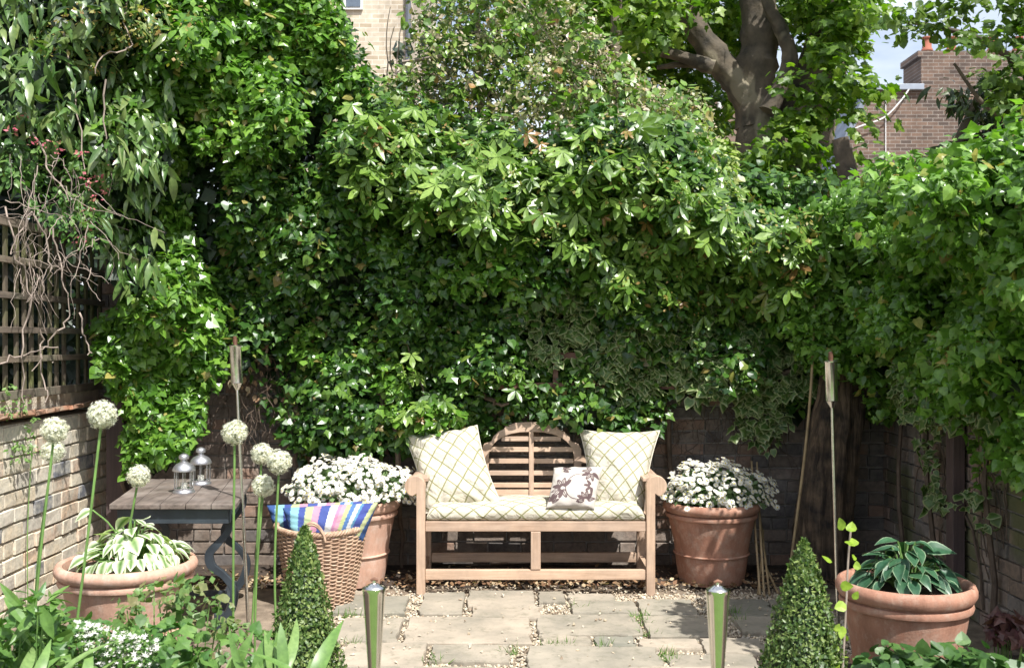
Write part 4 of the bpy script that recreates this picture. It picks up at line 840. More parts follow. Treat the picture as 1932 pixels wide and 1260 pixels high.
# arched back
ax, az = np.array([1., 0, 0]), np.array([0, .12, 1.]); o = np.array([.133, YK - .02, 0]); H0 = .50
back = empty("backrest", (0, 0, 0)); back.parent = bench
def bpart(mb, name, mat, bev=.003): return mb.build(name, mat, back, bevel=bev)
m = MB(); outer = [(-.345, .60), (-.345, .865), (-.325, .90), (-.275, .918), (-.262, .95), (-.225, .985), (-.19, 1.0), (-.175, 1.022), (-.11, 1.043), (0, 1.052)]
inner = [(-.293, .60), (-.293, .82), (-.283, .868), (-.262, .895), (-.24, .918), (-.21, .94), (-.175, .957), (-.14, .968), (-.08, .979), (0, .982)]
outer = outer + [(-x, z) for x, z in outer[::-1][1:]]; inner = inner + [(-x, z) for x, z in inner[::-1][1:]]
m.ribbon(outer, inner, o, ax, az, (0, 1, 0), .034); bpart(m, "arch", M['teak'])
m = MB(); m.prism([(-.016, .47), (.016, .47), (.016, .985), (-.016, .985)], o + (0, -.004, 0), ax, az, (0, 1, 0), .03); bpart(m, "mullion", M['teakz'])
for z0 in (.536, .62, .702, .783, .862, .934)[1:]:
    hw = .29 if z0 < .84 else (.288 if z0 < .9 else .205)
    m = MB(); m.prism([(-hw, z0 - .016), (hw, z0 - .016), (hw, z0 + .016), (-hw, z0 + .016)], o + (0, .006, 0), ax, az, (0, 1, 0), .018); bpart(m, "slat", M['teak'], .002)
for z0 in (.50, .57):
    m = MB(); m.prism([(-.7, z0 - .02), (.72, z0 - .02), (.72, z0 + .02), (-.7, z0 + .02)], o + (0, .008, 0), ax, az, (0, 1, 0), .018); bpart(m, "slat", M['teak'], .002)
for s in (-1, 1):
    m = MB(); top = [(s * .34, .82), (s * .42, .815), (s * .5, .79), (s * .57, .74), (s * .64, .72), (s * .71, .73)]; bot = [(x, z - .05) for x, z in top]
    m.ribbon(top, bot, o, ax, az, (0, 1, 0), .034); bpart(m, "top_rail", M['teak'])
    for x in (.44, .53, .62):
        m = MB(); m.prism([(s * x - .013, .58), (s * x + .013, .58), (s * x + .013, .74), (s * x - .013, .74)], o + (0, .008, 0), ax, az, (0, 1, 0), .018); bpart(m, "baluster", M['teakz'], .002)

# ---- cushions
def pillow(name, label, c4, thick, mat, uvs, n=60, seed=0, pinch=.095, ear=1.0, wr=.006, cat="cushion", group=None, paint=None, roll=False, pipe=None):
    """c4: TL, TR, BR, BL corners in the world"""
    rr = np.random.default_rng(seed); c4 = [np.asarray(c, float) for c in c4]; u = np.linspace(-1, 1, n); U, Vv = np.meshgrid(u, u, indexing='ij')
    e = pinch; Uu = U * (1 - e * (1 - Vv ** 2) * np.abs(U) ** 2); VV = Vv * (1 - e * (1 - U ** 2) * np.abs(Vv) ** 2)
    s = (Uu + 1) / 2; q = (VV + 1) / 2; TL, TR, BR, BL = c4
    base = ((1 - s) * q)[..., None] * TL + (s * q)[..., None] * TR + (s * (1 - q))[..., None] * BR + ((1 - s) * (1 - q))[..., None] * BL
    nrm = unit(np.cross(TR - TL, TL - BL)); nrm = nrm if nrm[1] < 0 else -nrm
    prof = np.clip((1 - U ** 2) * (1 - Vv ** 2), 0, 1) ** .42
    ph = rr.uniform(0, 6, 6); wv = np.sin(7 * U + 3 * Vv + ph[0]) * np.sin(5 * Vv + ph[1]) + .7 * np.sin(11 * U * Vv + ph[2]) + .8 * np.sin(9 * (U - Vv) + ph[3]) * (np.abs(U) + np.abs(Vv)) / 2
    if roll: prof = np.sqrt(np.clip(1 - np.abs(U) ** 10, 0, 1)) * np.sqrt(np.clip(1 - Vv ** 2, 0, 1))
    crn = (np.abs(U) * np.abs(Vv)) ** 1.0; rad = np.sin(16 * np.arctan2(np.abs(Vv) - .0, np.abs(U) + .001) + ph[4]) * crn
    zz = prof * thick / 2 + wr * (wv + 1.6 * rad) * np.clip(prof * 2.2, 0, 1)
    V = []; 
    for sg in (1, -1): V.append((base + (nrm * sg) * zz[..., None]).reshape(-1, 3))
    V = np.concatenate(V); Ts = []
    i, j = np.meshgrid(np.arange(n - 1), np.arange(n - 1), indexing='ij'); a = (i * n + j).ravel()
    Ts.append(np.stack([a, a + n, a + n + 1], 1)); Ts.append(np.stack([a, a + n + 1, a + 1], 1)); o2 = n * n
    Ts.append(np.stack([a, a + n + 1, a + n], 1) + o2); Ts.append(np.stack([a, a + 1, a + n + 1], 1) + o2); T = np.concatenate(Ts)
    ob = fast_mesh(name, V, T, mat, None, None, True); me = ob.data
    uv = me.uv_layers.new(name="uv"); li = np.zeros(len(me.loops), np.int32); me.loops.foreach_get("vertex_index", li)
    UV = np.stack([U.ravel() * uvs[0], Vv.ravel() * uvs[1]], 1); UV = np.concatenate([UV, UV]); uv.data.foreach_set("uv", UV[li].astype(np.float32).ravel())
    if paint is not None:
        pc = paint(U.ravel(), Vv.ravel()); pc = np.concatenate([pc, pc]); pc = np.column_stack([pc, np.ones(len(pc))])
        at = me.attributes.new("paint", 'FLOAT_COLOR', 'POINT'); at.data.foreach_set("color", pc.astype(np.float32).ravel())
    if pipe is not None:
        ring = np.concatenate([base[:, 0], base[-1, 1:], base[::-1, -1][1:], base[0, ::-1][1:]]); m = MB(); m.tube(ring[::2], .0045, 6, False); m.build("piping", pipe, ob, smooth=True)
    return tag(ob, label, cat, group)
PIPE = m_simple("piping_cloth", (.62, .58, .48), .9, .08)
pillow("scatter_cushion", "large cream cushion with green lattice, slumped at the left end of the bench", [P(763, 822, 6.98), P(900, 802, 6.98), P(948, 955, 6.70), P(803, 968, 6.66)], .25, M['lattice'], (2.4, 2.4), seed=3, wr=.009, pipe=PIPE)
pillow("scatter_cushion", "large cream cushion with green lattice, upright at the right end of the bench", [P(1093, 810, 6.98), P(1245, 812, 6.96), P(1214, 966, 6.66), P(1113, 962, 6.72)], .25, M['lattice'], (2.3, 2.5), seed=5, wr=.008, pipe=PIPE)
def leafprint(u, v):
    base = np.tile(np.array([.47, .43, .385]), (len(u), 1)); col = np.array([.10, .065, .065]); rr = np.random.default_rng(4)
    def petal(cx, cy, a, L, W, fill):
        dx, dy = u - cx, v - cy; s = dx * math.cos(a) + dy * math.sin(a); t_ = -dx * math.sin(a) + dy * math.cos(a); k = s / L
        prof = W * np.sqrt(np.clip(4 * k * (1 - k), 0, 1)) * (1 - .3 * k); inside = (k > 0) & (k < 1) & (np.abs(t_) < prof)
        rim = inside & (np.abs(t_) > prof - .045); rib = inside & (np.abs(t_) < .018)
        return inside if fill else (rim | rib)
    def spray(cx, cy, a0, sp, L, nn, fill):
        r = np.zeros(len(u), bool)
        for k in range(nn): r |= petal(cx + .07 * math.cos(a0 + sp * k), cy + .07 * math.sin(a0 + sp * k), a0 + sp * k, L, L * .27, (k + fill) % 3 == 0)
        return r
    mk = spray(-.45, -.25, .9, .62, .42, 8, 0) | spray(.62, .55, 2.2, .7, .36, 6, 1) | spray(.6, -.75, .4, .6, .34, 6, 2) | spray(-.6, .7, -.6, .6, .3, 4, 1) | spray(.75, -.1, 2.4, .8, .28, 4, 0) | spray(-.85, -.85, .2, .6, .3, 4, 1)
    stem = (np.abs(np.hypot(u - .3, v + .15) - .62) < .018) & (u < .3)
    mk |= stem; base[mk] = col; return base
pillow("scatter_cushion", "small pale cushion with purple brown leaf print, leaning on the right lattice cushion", [P(1045, 882, 6.72), P(1138, 881, 6.7), P(1122, 960, 6.52), P(1030, 958, 6.52)], .13, M['print'], (1, 1), n=150, seed=9, wr=.0035, paint=leafprint, pinch=.05)
# seat pad
def pad():
    x0, x1, y0, y1, z0, z1 = BX - .688, BX + .688, YF + .005, YF + .47, .474, .562; nx, ny, nz = 90, 26, 12; rr = np.random.default_rng(2)
    pts = []; uvs = []
    prof = []
    for k in range(nz + 1): a = -math.pi / 2 + math.pi * k / nz; prof.append((-math.cos(a), math.sin(a)))        # rounded front edge
    secs = [(y0 + .03 + .03 * c, (z0 + z1) / 2 + (z1 - z0) / 2 * s_) for c, s_ in prof] + [(y0 + .03 + (y1 - y0 - .03) * k / ny, z1 + .02 * math.sin(math.pi * k / ny)) for k in range(1, ny + 1)] + [(y1, z0)]
    dist = [0]
    for a, b in zip(secs, secs[1:]): dist.append(dist[-1] + math.hypot(a[0] - b[0], a[1] - b[1]))
    for i in range(nx + 1):
        u = i / nx; x = x0 + (x1 - x0) * u; e = min(u, 1 - u) * nx / 3; e = math.sqrt(min(1, e)) if e < 1 else 1
        for (yy, z), d in zip(secs, dist):
            pts.append((x, yy + .003 * math.sin(x * 23) , z0 + (z - z0) * (.35 + .65 * e) + (.006 * math.sin(x * 9 + 1) + .004 * math.sin(x * 31 + yy * 20)) * (1 if z > z0 + .02 else 0))); uvs.append((x / .122, (d - .04) / .105))
    n = len(secs); m = MB(); m.add(pts, [(i * n + j, (i + 1) * n + j, (i + 1) * n + j + 1, i * n + j + 1) for i in range(nx) for j in range(n - 1)] + [tuple(range(n))[::-1], tuple(nx * n + j for j in range(n))])
    o = m.build("seat_cushion", M['lattice'], smooth=True); me = o.data; uv = me.uv_layers.new(name="uv")
    for l in me.loops: uv.data[l.index].uv = uvs[l.vertex_index]
    return tag(o, "long cream seat pad with green lattice lying along the bench seat", "cushion")
pad()

# ================================================================== POTS
def pot(label, c, r, h, mat, group="terracotta pots"):
    t = empty("terracotta_pot", tuple(c), label, "plant pot", group); rb = r * .66
    body = [(rb * .0, 0), (rb, 0)] + [(rb + (r * .875 - rb) * k / 8 + .004 * math.sin(k), h * .8 * k / 8) for k in range(1, 9)]
    i = 4; z = h * .36; 
    m = MB(); prof = body + [(r * .94, h * .81), (r * .955, h * .835), (r * .94, h * .86), (r * .9, h * .868), (r * .9, h * .88)] + [(r * .9, h * .89), (r * .96, h * .885), (r, h * .92), (r * 1.0, h * .955), (r * .97, h * .99), (r * .93, h), (r * .88, h * .985), (r * .86, h * .93), (r * .85, h * .85), (r * .1, h * .84)]
    m.lathe(prof, c, 64, wob=.003); m.build("body", mat, t, smooth=True)
    rz = rb + (r * .875 - rb) * .45; m = MB(); m.lathe([(rz, -.008), (rz + .008, -.005), (rz + .010, 0), (rz + .008, .005), (rz, .008)], (c[0], c[1], c[2] + h * .8 * .45), 64); m.build("band", mat, t, smooth=True)
    m = MB(); m.lathe([(0.0, .015), (r * .3, .02), (r * .6, .01), (r * .862, 0)], (c[0], c[1], c[2] + h * .915), 40, wob=.0); m.build("soil", M['soil'], t, smooth=True)
    return t
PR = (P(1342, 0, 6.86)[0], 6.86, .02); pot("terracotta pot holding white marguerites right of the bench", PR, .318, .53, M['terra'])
PL_ = (P(664, 0, 6.84)[0], 6.84, .02); pot("terracotta pot of white marguerites half hidden behind the wicker basket", PL_, .318, .545, M['terra_sunlit'])
PH = (P(240, 0, 5.12)[0], 5.12, .0); pot("wide sunlit terracotta pot of cream edged hosta in front of the table", PH, .338, .53, M['terra_sunlit'])
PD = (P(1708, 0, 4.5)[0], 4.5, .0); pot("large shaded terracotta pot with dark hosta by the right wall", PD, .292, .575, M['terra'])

# ---- marguerites: foliage, up to 100 flowers as parts, the rest one part
def fmesh():
    v, t, e, b = T_DAISY; V = np.concatenate([v, np.array([(0, 0, .13)] + [(.27 * math.cos(a), .27 * math.sin(a), .03) for a in np.linspace(0, 2 * math.pi, 8, endpoint=False)])]); k = len(v)
    T = np.concatenate([t, np.array([(k, k + 1 + i, k + 1 + (i + 1) % 8) for i in range(8)])]); mi = np.array([0] * len(t) + [1] * 8); return V, T, mi
def marguerite(label, c, rx, rz, n, px0, seed):
    rr = np.random.default_rng(seed); t = empty("marguerite_plant", tuple(c), label, "flowering plant", "white marguerites"); c = np.array(c)
    d = unit(rr.normal(size=(4200, 3))); d[:, 2] = np.abs(d[:, 2]) * 1.0 - .25; p = c + d * np.array([rx, rx * .8, rz]) * rr.uniform(.35, .98, (len(d), 1)) + (0, 0, .03)
    foliage("foliage", M['bluegreen'], t, [(T_SMALL, p, rdir(len(p)), unit(d + rr.normal(0, .5, d.shape)), .025, .05, 0)])
    V, T, mi = fmesh(); d = unit(rr.normal(size=(n * 4, 3))); d = d[(d[:, 2] > -.28) & (d[:, 1] < .5)][:n]; 
    lump = 1 + .08 * np.sin(d[:, 0] * 9) + .06 * np.sin(d[:, 2] * 11 + d[:, 0] * 5)
    p = c + d * np.array([rx, rx * .8, rz]) * (lump * rr.uniform(.86, 1.12, len(d)))[:, None] + (0, 0, .03)
    nr = unit(d * .6 + np.array([.15, -.35, .6]) + rr.normal(0, .3, d.shape)); o = np.argsort(p[:, 1]); p, nr = p[o], nr[o]; me = None
    for k in range(min(90, len(p))):
        sc = .0185 * rr.uniform(.75, 1.2)
        if me is None:
            me_o = fast_mesh("flower", V, T, [M['petal'], M['yellowc']], None, np.ones((len(V), 4)) * .5, False, mi); me = me_o.data; ob = me_o
        else: ob = bpy.data.objects.new("flower", me); COL.objects.link(ob)
        ob.parent = t; ob.location = Vector(p[k]) - Vector(c); ob.scale = (sc,) * 3; ob.rotation_euler = Vector(nr[k]).to_track_quat('Z', 'Y').to_euler()
    if len(p) > 90:
        Vs = []; ms = []
        for k in range(90, len(p)):
            Rm = np.array(Vector(nr[k]).to_track_quat('Z', 'Y').to_matrix()); Vs.append((V * .0185 * rr.uniform(.75, 1.2)) @ Rm.T + p[k])
        N = len(Vs); TT = np.concatenate([T + i * len(V) for i in range(N)]); tag(fast_mesh("flowers", np.concatenate(Vs), TT, [M['petal'], M['yellowc']], t, np.ones((N * len(V), 4)) * .5, False, np.tile(mi, N)), kind="stuff")
marguerite("bushy white marguerite in the pot right of the bench", (PR[0] + .03, 6.86, .565), .345, .215, 640, 0, 3)
marguerite("bushy white marguerite behind the wicker basket left of the bench", (PL_[0] - .0, 6.84, .60), .415, .21, 760, 0, 4)

# ---- hostas
def hosta(label, c, mat, tm, n, r, L, lift, seed, group=None, extra=()):
    rr = np.random.default_rng(seed); t = empty("hosta_plant", tuple(c), label, "plant", group); c = np.array(c); ps, ns, ts, ss = [], [], [], []; m = MB()
    for k in range(n):
        a = 2.399963 * k + rr.normal(0, .2); f = math.sqrt((k + .5) / n); rad = r * f * .62; hgt = lift * (1.15 - .75 * f) * rr.uniform(.8, 1.2)
        out = np.array([math.cos(a), math.sin(a), 0]); b = c + out * rad + UP * hgt; m.tube(smoothp([c + out * .03, c + out * rad * .6 + UP * hgt * .75, b], 4), .004, 5, False)
        ps.append(b); ts.append(unit(out + UP * rr.uniform(-.1, .6) * (1.1 - f) * 1.6 - UP * .35 * f)); ns.append(unit(UP * 1 + out * rr.uniform(.1, .6) * f + rr.normal(0, .25, 3))); ss.append(L * rr.uniform(.75, 1.15))
    for e in extra: ps.append(e); ts.append(unit((-.7, -.3, -.25))); ns.append(unit((0, -.5, 1))); ss.append(L); m.tube(smoothp([c, (c + e) / 2 + UP * .06, e], 4), .004, 5, False)
    V, T, A = spread(tm, np.array(ps), np.array(ns), np.array(ts), np.array(ss), wvar=.12); fast_mesh("leaves", V, T, mat, t, A, True); m.build("stalks", M['stem'], t, smooth=True)
hosta("cream and green variegated hosta drooping over the sunlit wide pot", (PH[0] + .03, 5.12, .47), M['hosta_w'], T_HOSTA, 120, .36, .105, .21, 5, extra=[np.array(P(175, 962, 5.15))])
hosta("dark blue green hosta with thin pale edges in the shaded pot", (PD[0], 4.5, .52), M['hosta_d'], T_HOSTA2, 85, .27, .125, .2, 6)

# ================================================================== BASKET + STRIPED CUSHIONS
BC = np.array([P(606, 0, 6.28)[0], 6.28, .0]); t = empty("wicker_basket", tuple(BC), "tall oval wicker log basket with hooped handles", "basket"); m = MB(); NS = 34; Hb = .47
def bxy(z, a, off=0):
    f = z / Hb; rx = .175 + .095 * f ** .8 + off; ry = .14 + .065 * f ** .8 + off; dip = .0; return BC + np.array([rx * math.cos(a), ry * math.sin(a), z])
rows = 40; K = NS * 4
for r_ in range(rows):
    z = .01 + (Hb - .02) * r_ / (rows - 1); pth = [bxy(z + .012 * math.cos(2 * (2 * math.pi * k / K)) * (z / Hb) ** 2 + R.normal(0, .0006), 2 * math.pi * k / K, .006 * math.cos(NS / 2 * 2 * math.pi * k / K + math.pi * (r_ % 2))) for k in range(K + 1)]; m.tube(pth, .0052, 5, False)
m.build("weave", M['wick'], t, smooth=True); m = MB()
for k in range(NS): a = 2 * math.pi * (k + .5) / NS; m.tube([bxy(z, a) for z in np.linspace(0, Hb + .02, 8)], .0045, 5)
m.build("stakes", M['wick'], t, smooth=True); m = MB()
for ph in (0, 2.1, 4.2):
    pth = []
    for k in range(161):
        a = 2 * math.pi * k / 160; b = bxy(Hb + .01, a); rad = unit(np.array([math.cos(a), math.sin(a), 0])); b[2] += .012 * math.cos(2 * a); b = b + rad * .011 * math.cos(26 * a + ph) + UP * .011 * math.sin(26 * a + ph); pth.append(b)
    m.tube(pth, .0085, 6, False)
m.build("rim", M['wick'], t, smooth=True)
for a0 in (-1.62, 1.5):
    m = MB()
    for dr in (0, .012):
        pth = [bxy(Hb - .04, a0 - .3 + .6 * s) + UP * (.115 - dr) * math.sin(math.pi * s) ** .6 + unit(np.array([math.cos(a0), math.sin(a0), 0])) * .02 for s in np.linspace(0, 1, 20)]; m.tube(pth, .008, 6)
    m.build("handle", M['wick'], t, smooth=True)
STR = [(.04, (.03, .10, .32)), (.13, (.25, .55, .62)), (.2, (.05, .09, .36)), (.28, (.48, .58, .28)), (.36, (.68, .3, .42)), (.46, (.06, .10, .38)), (.54, (.72, .72, .7)), (.58, (.6, .25, .42)), (.63, (.68, .35, .45)), (.68, (.5, .58, .25)), (.73, (.08, .2, .48)), (.78, (.7, .72, .72)), (.81, (.1, .3, .5)), (.9, (.05, .08, .36)), (.96, (.55, .6, .3)), (1.01, (.04, .12, .36))]
def stripes(u, v):
    s = (u + 1) / 2 - .05 * v; out = np.zeros((len(u), 3)); prev = -1
    for e, c in STR: mk = (s > prev) & (s <= e); cc_ = np.array(c); out[mk] = cc_ * .62 + .06 * cc_.mean(); prev = e
    out[s > STR[-1][0]] = STR[-1][1]; return out
pillow("striped_cushion", "rear multicoloured striped cushion poking out further left in the basket", [P(503, 953, 6.36), P(694, 945, 6.40), P(672, 1020, 6.36), P(530, 1024, 6.36)], .15, M['print'], (1, 1), n=110, seed=21, paint=stripes, pinch=0, roll=True, wr=.004, group="striped cushions in the basket")
pillow("striped_cushion", "front multicoloured striped cushion lying over the basket's near rim", [P(533, 958, 6.22), P(713, 948, 6.28), P(684, 1022, 6.24), P(556, 1030, 6.2)], .17, M['print'], (1, 1), n=110, seed=22, paint=stripes, pinch=0, roll=True, wr=.004, group="striped cushions in the basket")

# ================================================================== TABLE + LANTERNS
TZ = .735
tc0 = [G(205, 951, TZ), G(446, 951, TZ), G(476, 903, TZ)]; tc0.append(tc0[0] + tc0[2] - tc0[1]); cen_t = sum(tc0) / 4
t = empty("side_table", (cen_t[0], cen_t[1], 0), "dark weathered wooden table on scrolled metal trestles", "table")
ex = unit(tc0[1] - tc0[0]); ey = unit(tc0[2] - tc0[1]); LX = np.linalg.norm(tc0[1] - tc0[0]); LY = np.linalg.norm(tc0[2] - tc0[1])
m = MB()
for k in range(5):
    a = tc0[0] + ex * LX * k / 5 + ex * .002; b = tc0[0] + ex * LX * (k + 1) / 5 - ex * .001; m.add([a, b, b + ey * LY, a + ey * LY] + [q_ - UP * .028 for q_ in (a, b, b + ey * LY, a + ey * LY)], [(0, 1, 2, 3), (4, 7, 6, 5), (0, 4, 5, 1), (1, 5, 6, 2), (2, 6, 7, 3), (3, 7, 4, 0)])
m.build("tabletop", M['ttop'], t, bevel=.004)
m = MB(); ins_ = .045
A0 = tc0[0] + ex * ins_ + ey * ins_; B0 = tc0[1] - ex * ins_ + ey * ins_; C0 = tc0[2] - ex * ins_ - ey * ins_; D0 = tc0[3] + ex * ins_ - ey * ins_
for a, b in ((A0, B0), (D0, C0)): m.bar(a - UP * .07, b - UP * .07, .02, .08)
for a, b in ((A0, D0), (B0, C0)): m.bar(a - UP * .069, b - UP * .069, .018, .076)
m.build("apron", M['iron'], t, bevel=.002)
def scroll(base, dirv, side):     # S shaped leg in the plane (dirv, up)
    pts = smoothp([(0.0, .70), (.05, .66), (.06, .58), (.0, .50), (-.05, .44), (-.035, .37), (.03, .32), (.085, .24), (.07, .14), (.02, .06), (.0, .0)], 5); wd = np.interp(np.linspace(0, 1, len(pts)), [0, .1, .25, .45, .6, .8, 1], [.06, .05, .035, .05, .035, .05, .035])
    g_ = unit(np.gradient(pts, axis=0)); nr = np.stack([-g_[:, 1], g_[:, 0]], 1); out = pts + nr * wd[:, None] / 2; inn = pts - nr * wd[:, None] / 2
    m = MB(); m.ribbon([tuple(q_) for q_ in out], [tuple(q_) for q_ in inn], base - side * .02, dirv, UP, side, .04); return m
for fx in (.16, .84):
    for fy, sg in ((.12, -1), (.88, 1)):
        base = tc0[0] + ex * LX * fx + ey * LY * fy; base = np.array([base[0], base[1], 0.005]); scroll(base, np.array([sg * 1., 0, 0]) if False else ex * (1 if fx > .5 else -1), ey).build("leg", M['iron'], t, bevel=.002)
    a = tc0[0] + ex * LX * fx + ey * LY * .12; b = tc0[0] + ex * LX * fx + ey * LY * .88; [MB().bar([a[0], a[1], z_], [b[0], b[1], z_], .05, .035).build("cross_bar", M['iron'], t, bevel=.003) for z_ in (.10, .63)]
a = tc0[0] + ex * LX * .16 + ey * LY * .5; b = tc0[0] + ex * LX * .84 + ey * LY * .5; m = MB(); m.bar([a[0], a[1], .135], [b[0], b[1], .135], .04, .03); m.build("stretcher", M['iron'], t, bevel=.003)
def lantern(label, px, py):
    c = G(px, py, TZ); c[2] = TZ + .001; t = empty("lantern", tuple(c), label, "lantern", "tin lanterns on the table"); r = .056
    m = MB(); m.lathe([(0, 0), (r * 1.12, 0), (r * 1.12, .008), (r, .014), (r * .95, .02), (0, .02)], c, 32); m.build("base", M['tin'], t, smooth=True)
    m = MB(); m.lathe([(r * .9, .021), (r * .9, .127), (r * .87, .127), (r * .87, .021)], c, 32); m.build("glass", M['clear'], t, smooth=True)
    m = MB()
    for k in range(8): a = math.pi / 4 * k + .2; m.tube([c + (r * .95 * math.cos(a), r * .95 * math.sin(a), .016), c + (r * .95 * math.cos(a), r * .95 * math.sin(a), .13)], .0022, 5)
    for z in (.022, .126): m.lathe([(r * .93, z - .004), (r * .985, z - .004), (r * .985, z + .004), (r * .93, z + .004)], c, 32)
    m.build("cage", M['tin'], t, smooth=True)
    m = MB(); m.lathe([(r * 1.15, .126), (r * 1.16, .132), (r * 1.05, .148), (r * .8, .164), (r * .48, .173), (r * .34, .178), (r * .32, .19), (r * .5, .194), (r * .52, .208), (r * .45, .216), (r * .2, .224), (0, .226)], c, 32); m.build("lid", M['tin'], t, smooth=True)
    m = MB(); m.lathe([(0, .021), (.02, .021), (.02, .055), (.004, .056), (0, .062)], c, 16); m.build("candle", M['wax'], t, smooth=True)
lantern("small tin and glass lantern nearer the front of the table", 347, 929); lantern("small tin and glass lantern behind the other one on the table", 379, 913)

# ================================================================== TORCHES
def tall_torch(label, top, bot, Yt):
    A_ = P(*top, Yt); B_ = P(*bot, Yt); d = unit(A_ - B_); B_ = B_ - d * max(0, B_[2] / d[2]); t = empty("garden_torch", tuple(B_), label, "torch", "tall steel torches")
    m = MB(); m.tube([B_, A_ - d * .22], [.0095, .0085], 10); m.build("pole", M['steelb'], t, smooth=True); m = MB()
    q_ = lambda s: A_ - d * s; m.tube([q_(.30), q_(.262)], [.009, .029], 24, False); m.tube([q_(.263), q_(.261), q_(.059), q_(.057)], [.029, .032, .032, .034], 24); m.tube([q_(.058), q_(.052), q_(.046)], [.036, .037, .02], 24); m.build("canister", M['steelb'], t, smooth=True)
    m = MB(); m.tube([q_(.048), q_(.03), q_(.012), q_(.006), q_(0)], [.011, .013, .011, .012, .004], 14); m.build("snuffer", M['copper'], t, smooth=True)
tall_torch("tall slim steel torch standing left, between the table and basket", (443, 634), (468, 1172), 5.75); tall_torch("tall slim steel torch standing right, in front of the old trunk", (1567, 663), (1581, 1170), 5.5)
def cone_torch(label, px, py, Yt):
    c = P(px, py, Yt); t = empty("garden_torch", (c[0], c[1], 0), label, "torch", "cone shaped steel torches"); z = c[2]; b = (c[0], c[1], 0)
    m = MB(); m.lathe([(.004, 0), (.008, .05), (.009, z - .52), (.011, z - .36), (.034, z - .015), (.036, z - .008), (.036, z), (.033, z)], b, 40); m.build("cone", M['steel'], t, smooth=True)
    m = MB(); m.lathe([(.0335, z - .004), (.032, z + .001), (.022, z + .006), (.012, z + .013), (.006, z + .015), (.006, z + .022), (.0, z + .023)], b, 32); m.build("lid", M['steelb'], t, smooth=True)
    m = MB(); m.tube([np.array(b) + (-.011, 0, z + .022), np.array(b) + (0, 0, z + .026), np.array(b) + (.012, 0, z + .022)], [.004, .006, .004], 8); m.build("snuffer", M['copper'], t, smooth=True)
cone_torch("polished steel cone torch in the foreground, left one beside the box cone", 706, 1108, 3.15); cone_torch("polished steel cone torch in the foreground, right one before the daisy pot", 1354, 1112, 3.05)

# ================================================================== TOPIARY
def topiary(label, px, py, Yt, rad, seed):
    rr = np.random.default_rng(seed); top = P(px, py, Yt); H = top[2]; t = empty("box_topiary", (top[0], Yt, 0), label, "topiary", "clipped box cones"); b = np.array([top[0], Yt, 0.0])
    n = 17000; f = 1 - np.sqrt(rr.random(n)); f = np.where(rr.random(n) < .12, rr.uniform(.8, 1, n), f); a = rr.uniform(0, 2 * math.pi, n)
    prof = rad * (1 - f) ** .72 * (1 - .15 * np.clip(.15 - f, 0, 1) / .15) * (1 + .05 * np.sin(5 * a + f * 20)); prof *= rr.uniform(.8, 1.06, n)
    p = b + np.stack([prof * np.cos(a), prof * np.sin(a), f * H], 1); out = np.stack([np.cos(a), np.sin(a), np.full(n, .55)], 1)
    foliage("foliage", M['box'], t, [([T_SMALL, T_OVAL], p, unit(out + rr.normal(0, .6, out.shape)), unit(UP + out * .5 + rr.normal(0, .6, out.shape)), .011, .024, 0)])
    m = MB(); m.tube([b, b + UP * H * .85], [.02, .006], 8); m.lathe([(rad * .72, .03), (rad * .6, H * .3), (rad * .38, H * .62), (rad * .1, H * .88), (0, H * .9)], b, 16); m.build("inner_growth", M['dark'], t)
topiary("clipped box cone on the left, in front of the wicker basket", 574, 996, 4.3, .2, 1); topiary("clipped box cone on the right, left of the dark hosta pot", 1516, 1022, 4.1, .23, 2)

# ================================================================== ALLIUMS
AL = [((193, 782), (128, 1300), 54, "white allium with the largest head, highest on the left against the brick wall"), ((103, 812), (55, 1300), 50, "upper white allium of the close pair at the far left"), ((100, 852), (62, 1300), 44, "lower white allium of the close pair at the far left"),
      ((262, 898), (190, 1300), 42, "white allium in front of the table's left corner above the hosta pot"), ((443, 816), (440, 1300), 47, "white allium just left of the tall torch pole"), ((494, 856), (468, 1300), 40, "white allium upper left of the three beside the basket"),
      ((527, 871), (524, 1300), 46, "white allium nearest the wicker basket cushions"), ((497, 917), (478, 1300), 42, "white allium lowest of the three beside the basket")]
for k, ((x, y), (bx_, by_), dpx, lb) in enumerate(AL):
    Ya = .118 * F / dpx * (1.0 if dpx > 45 else .93); c = P(x, y, Ya); bt = P(bx_, by_, Ya); d = unit(bt - c); bt = c + d * (c[2] / -d[2]); t = empty("allium", tuple(bt), lb, "allium", "white alliums"); r = dpx / 2 / F * Ya
    m = MB(); mid = (c + bt) / 2 + np.array([R.normal(0, .012), 0, 0]); m.tube(smoothp([bt, mid, c - d * 0], 8), .0058, 8); m.build("stem", M['stem'], t, smooth=True)
    n = 520; dd = unit(R.normal(size=(n, 3))); p = c + dd * r * R.uniform(.7, 1.04, (n, 1)); V, T, A = spread(T_STAR, p, unit(dd + R.normal(0, .2, dd.shape)), rdir(n), R.uniform(.008, .012, n)); o1 = (V, T, A)
    p2 = c + dd * r * .45; V, T, A = spread(T_SMALL, p2, rdir(n), dd, r * .5, wvar=.1); V = V  # pedicels
    hd = fast_mesh("flower_head", *merge([o1, (V, T, A)])[:2], M['allium'], t, merge([o1, (V, T, A)])[2])

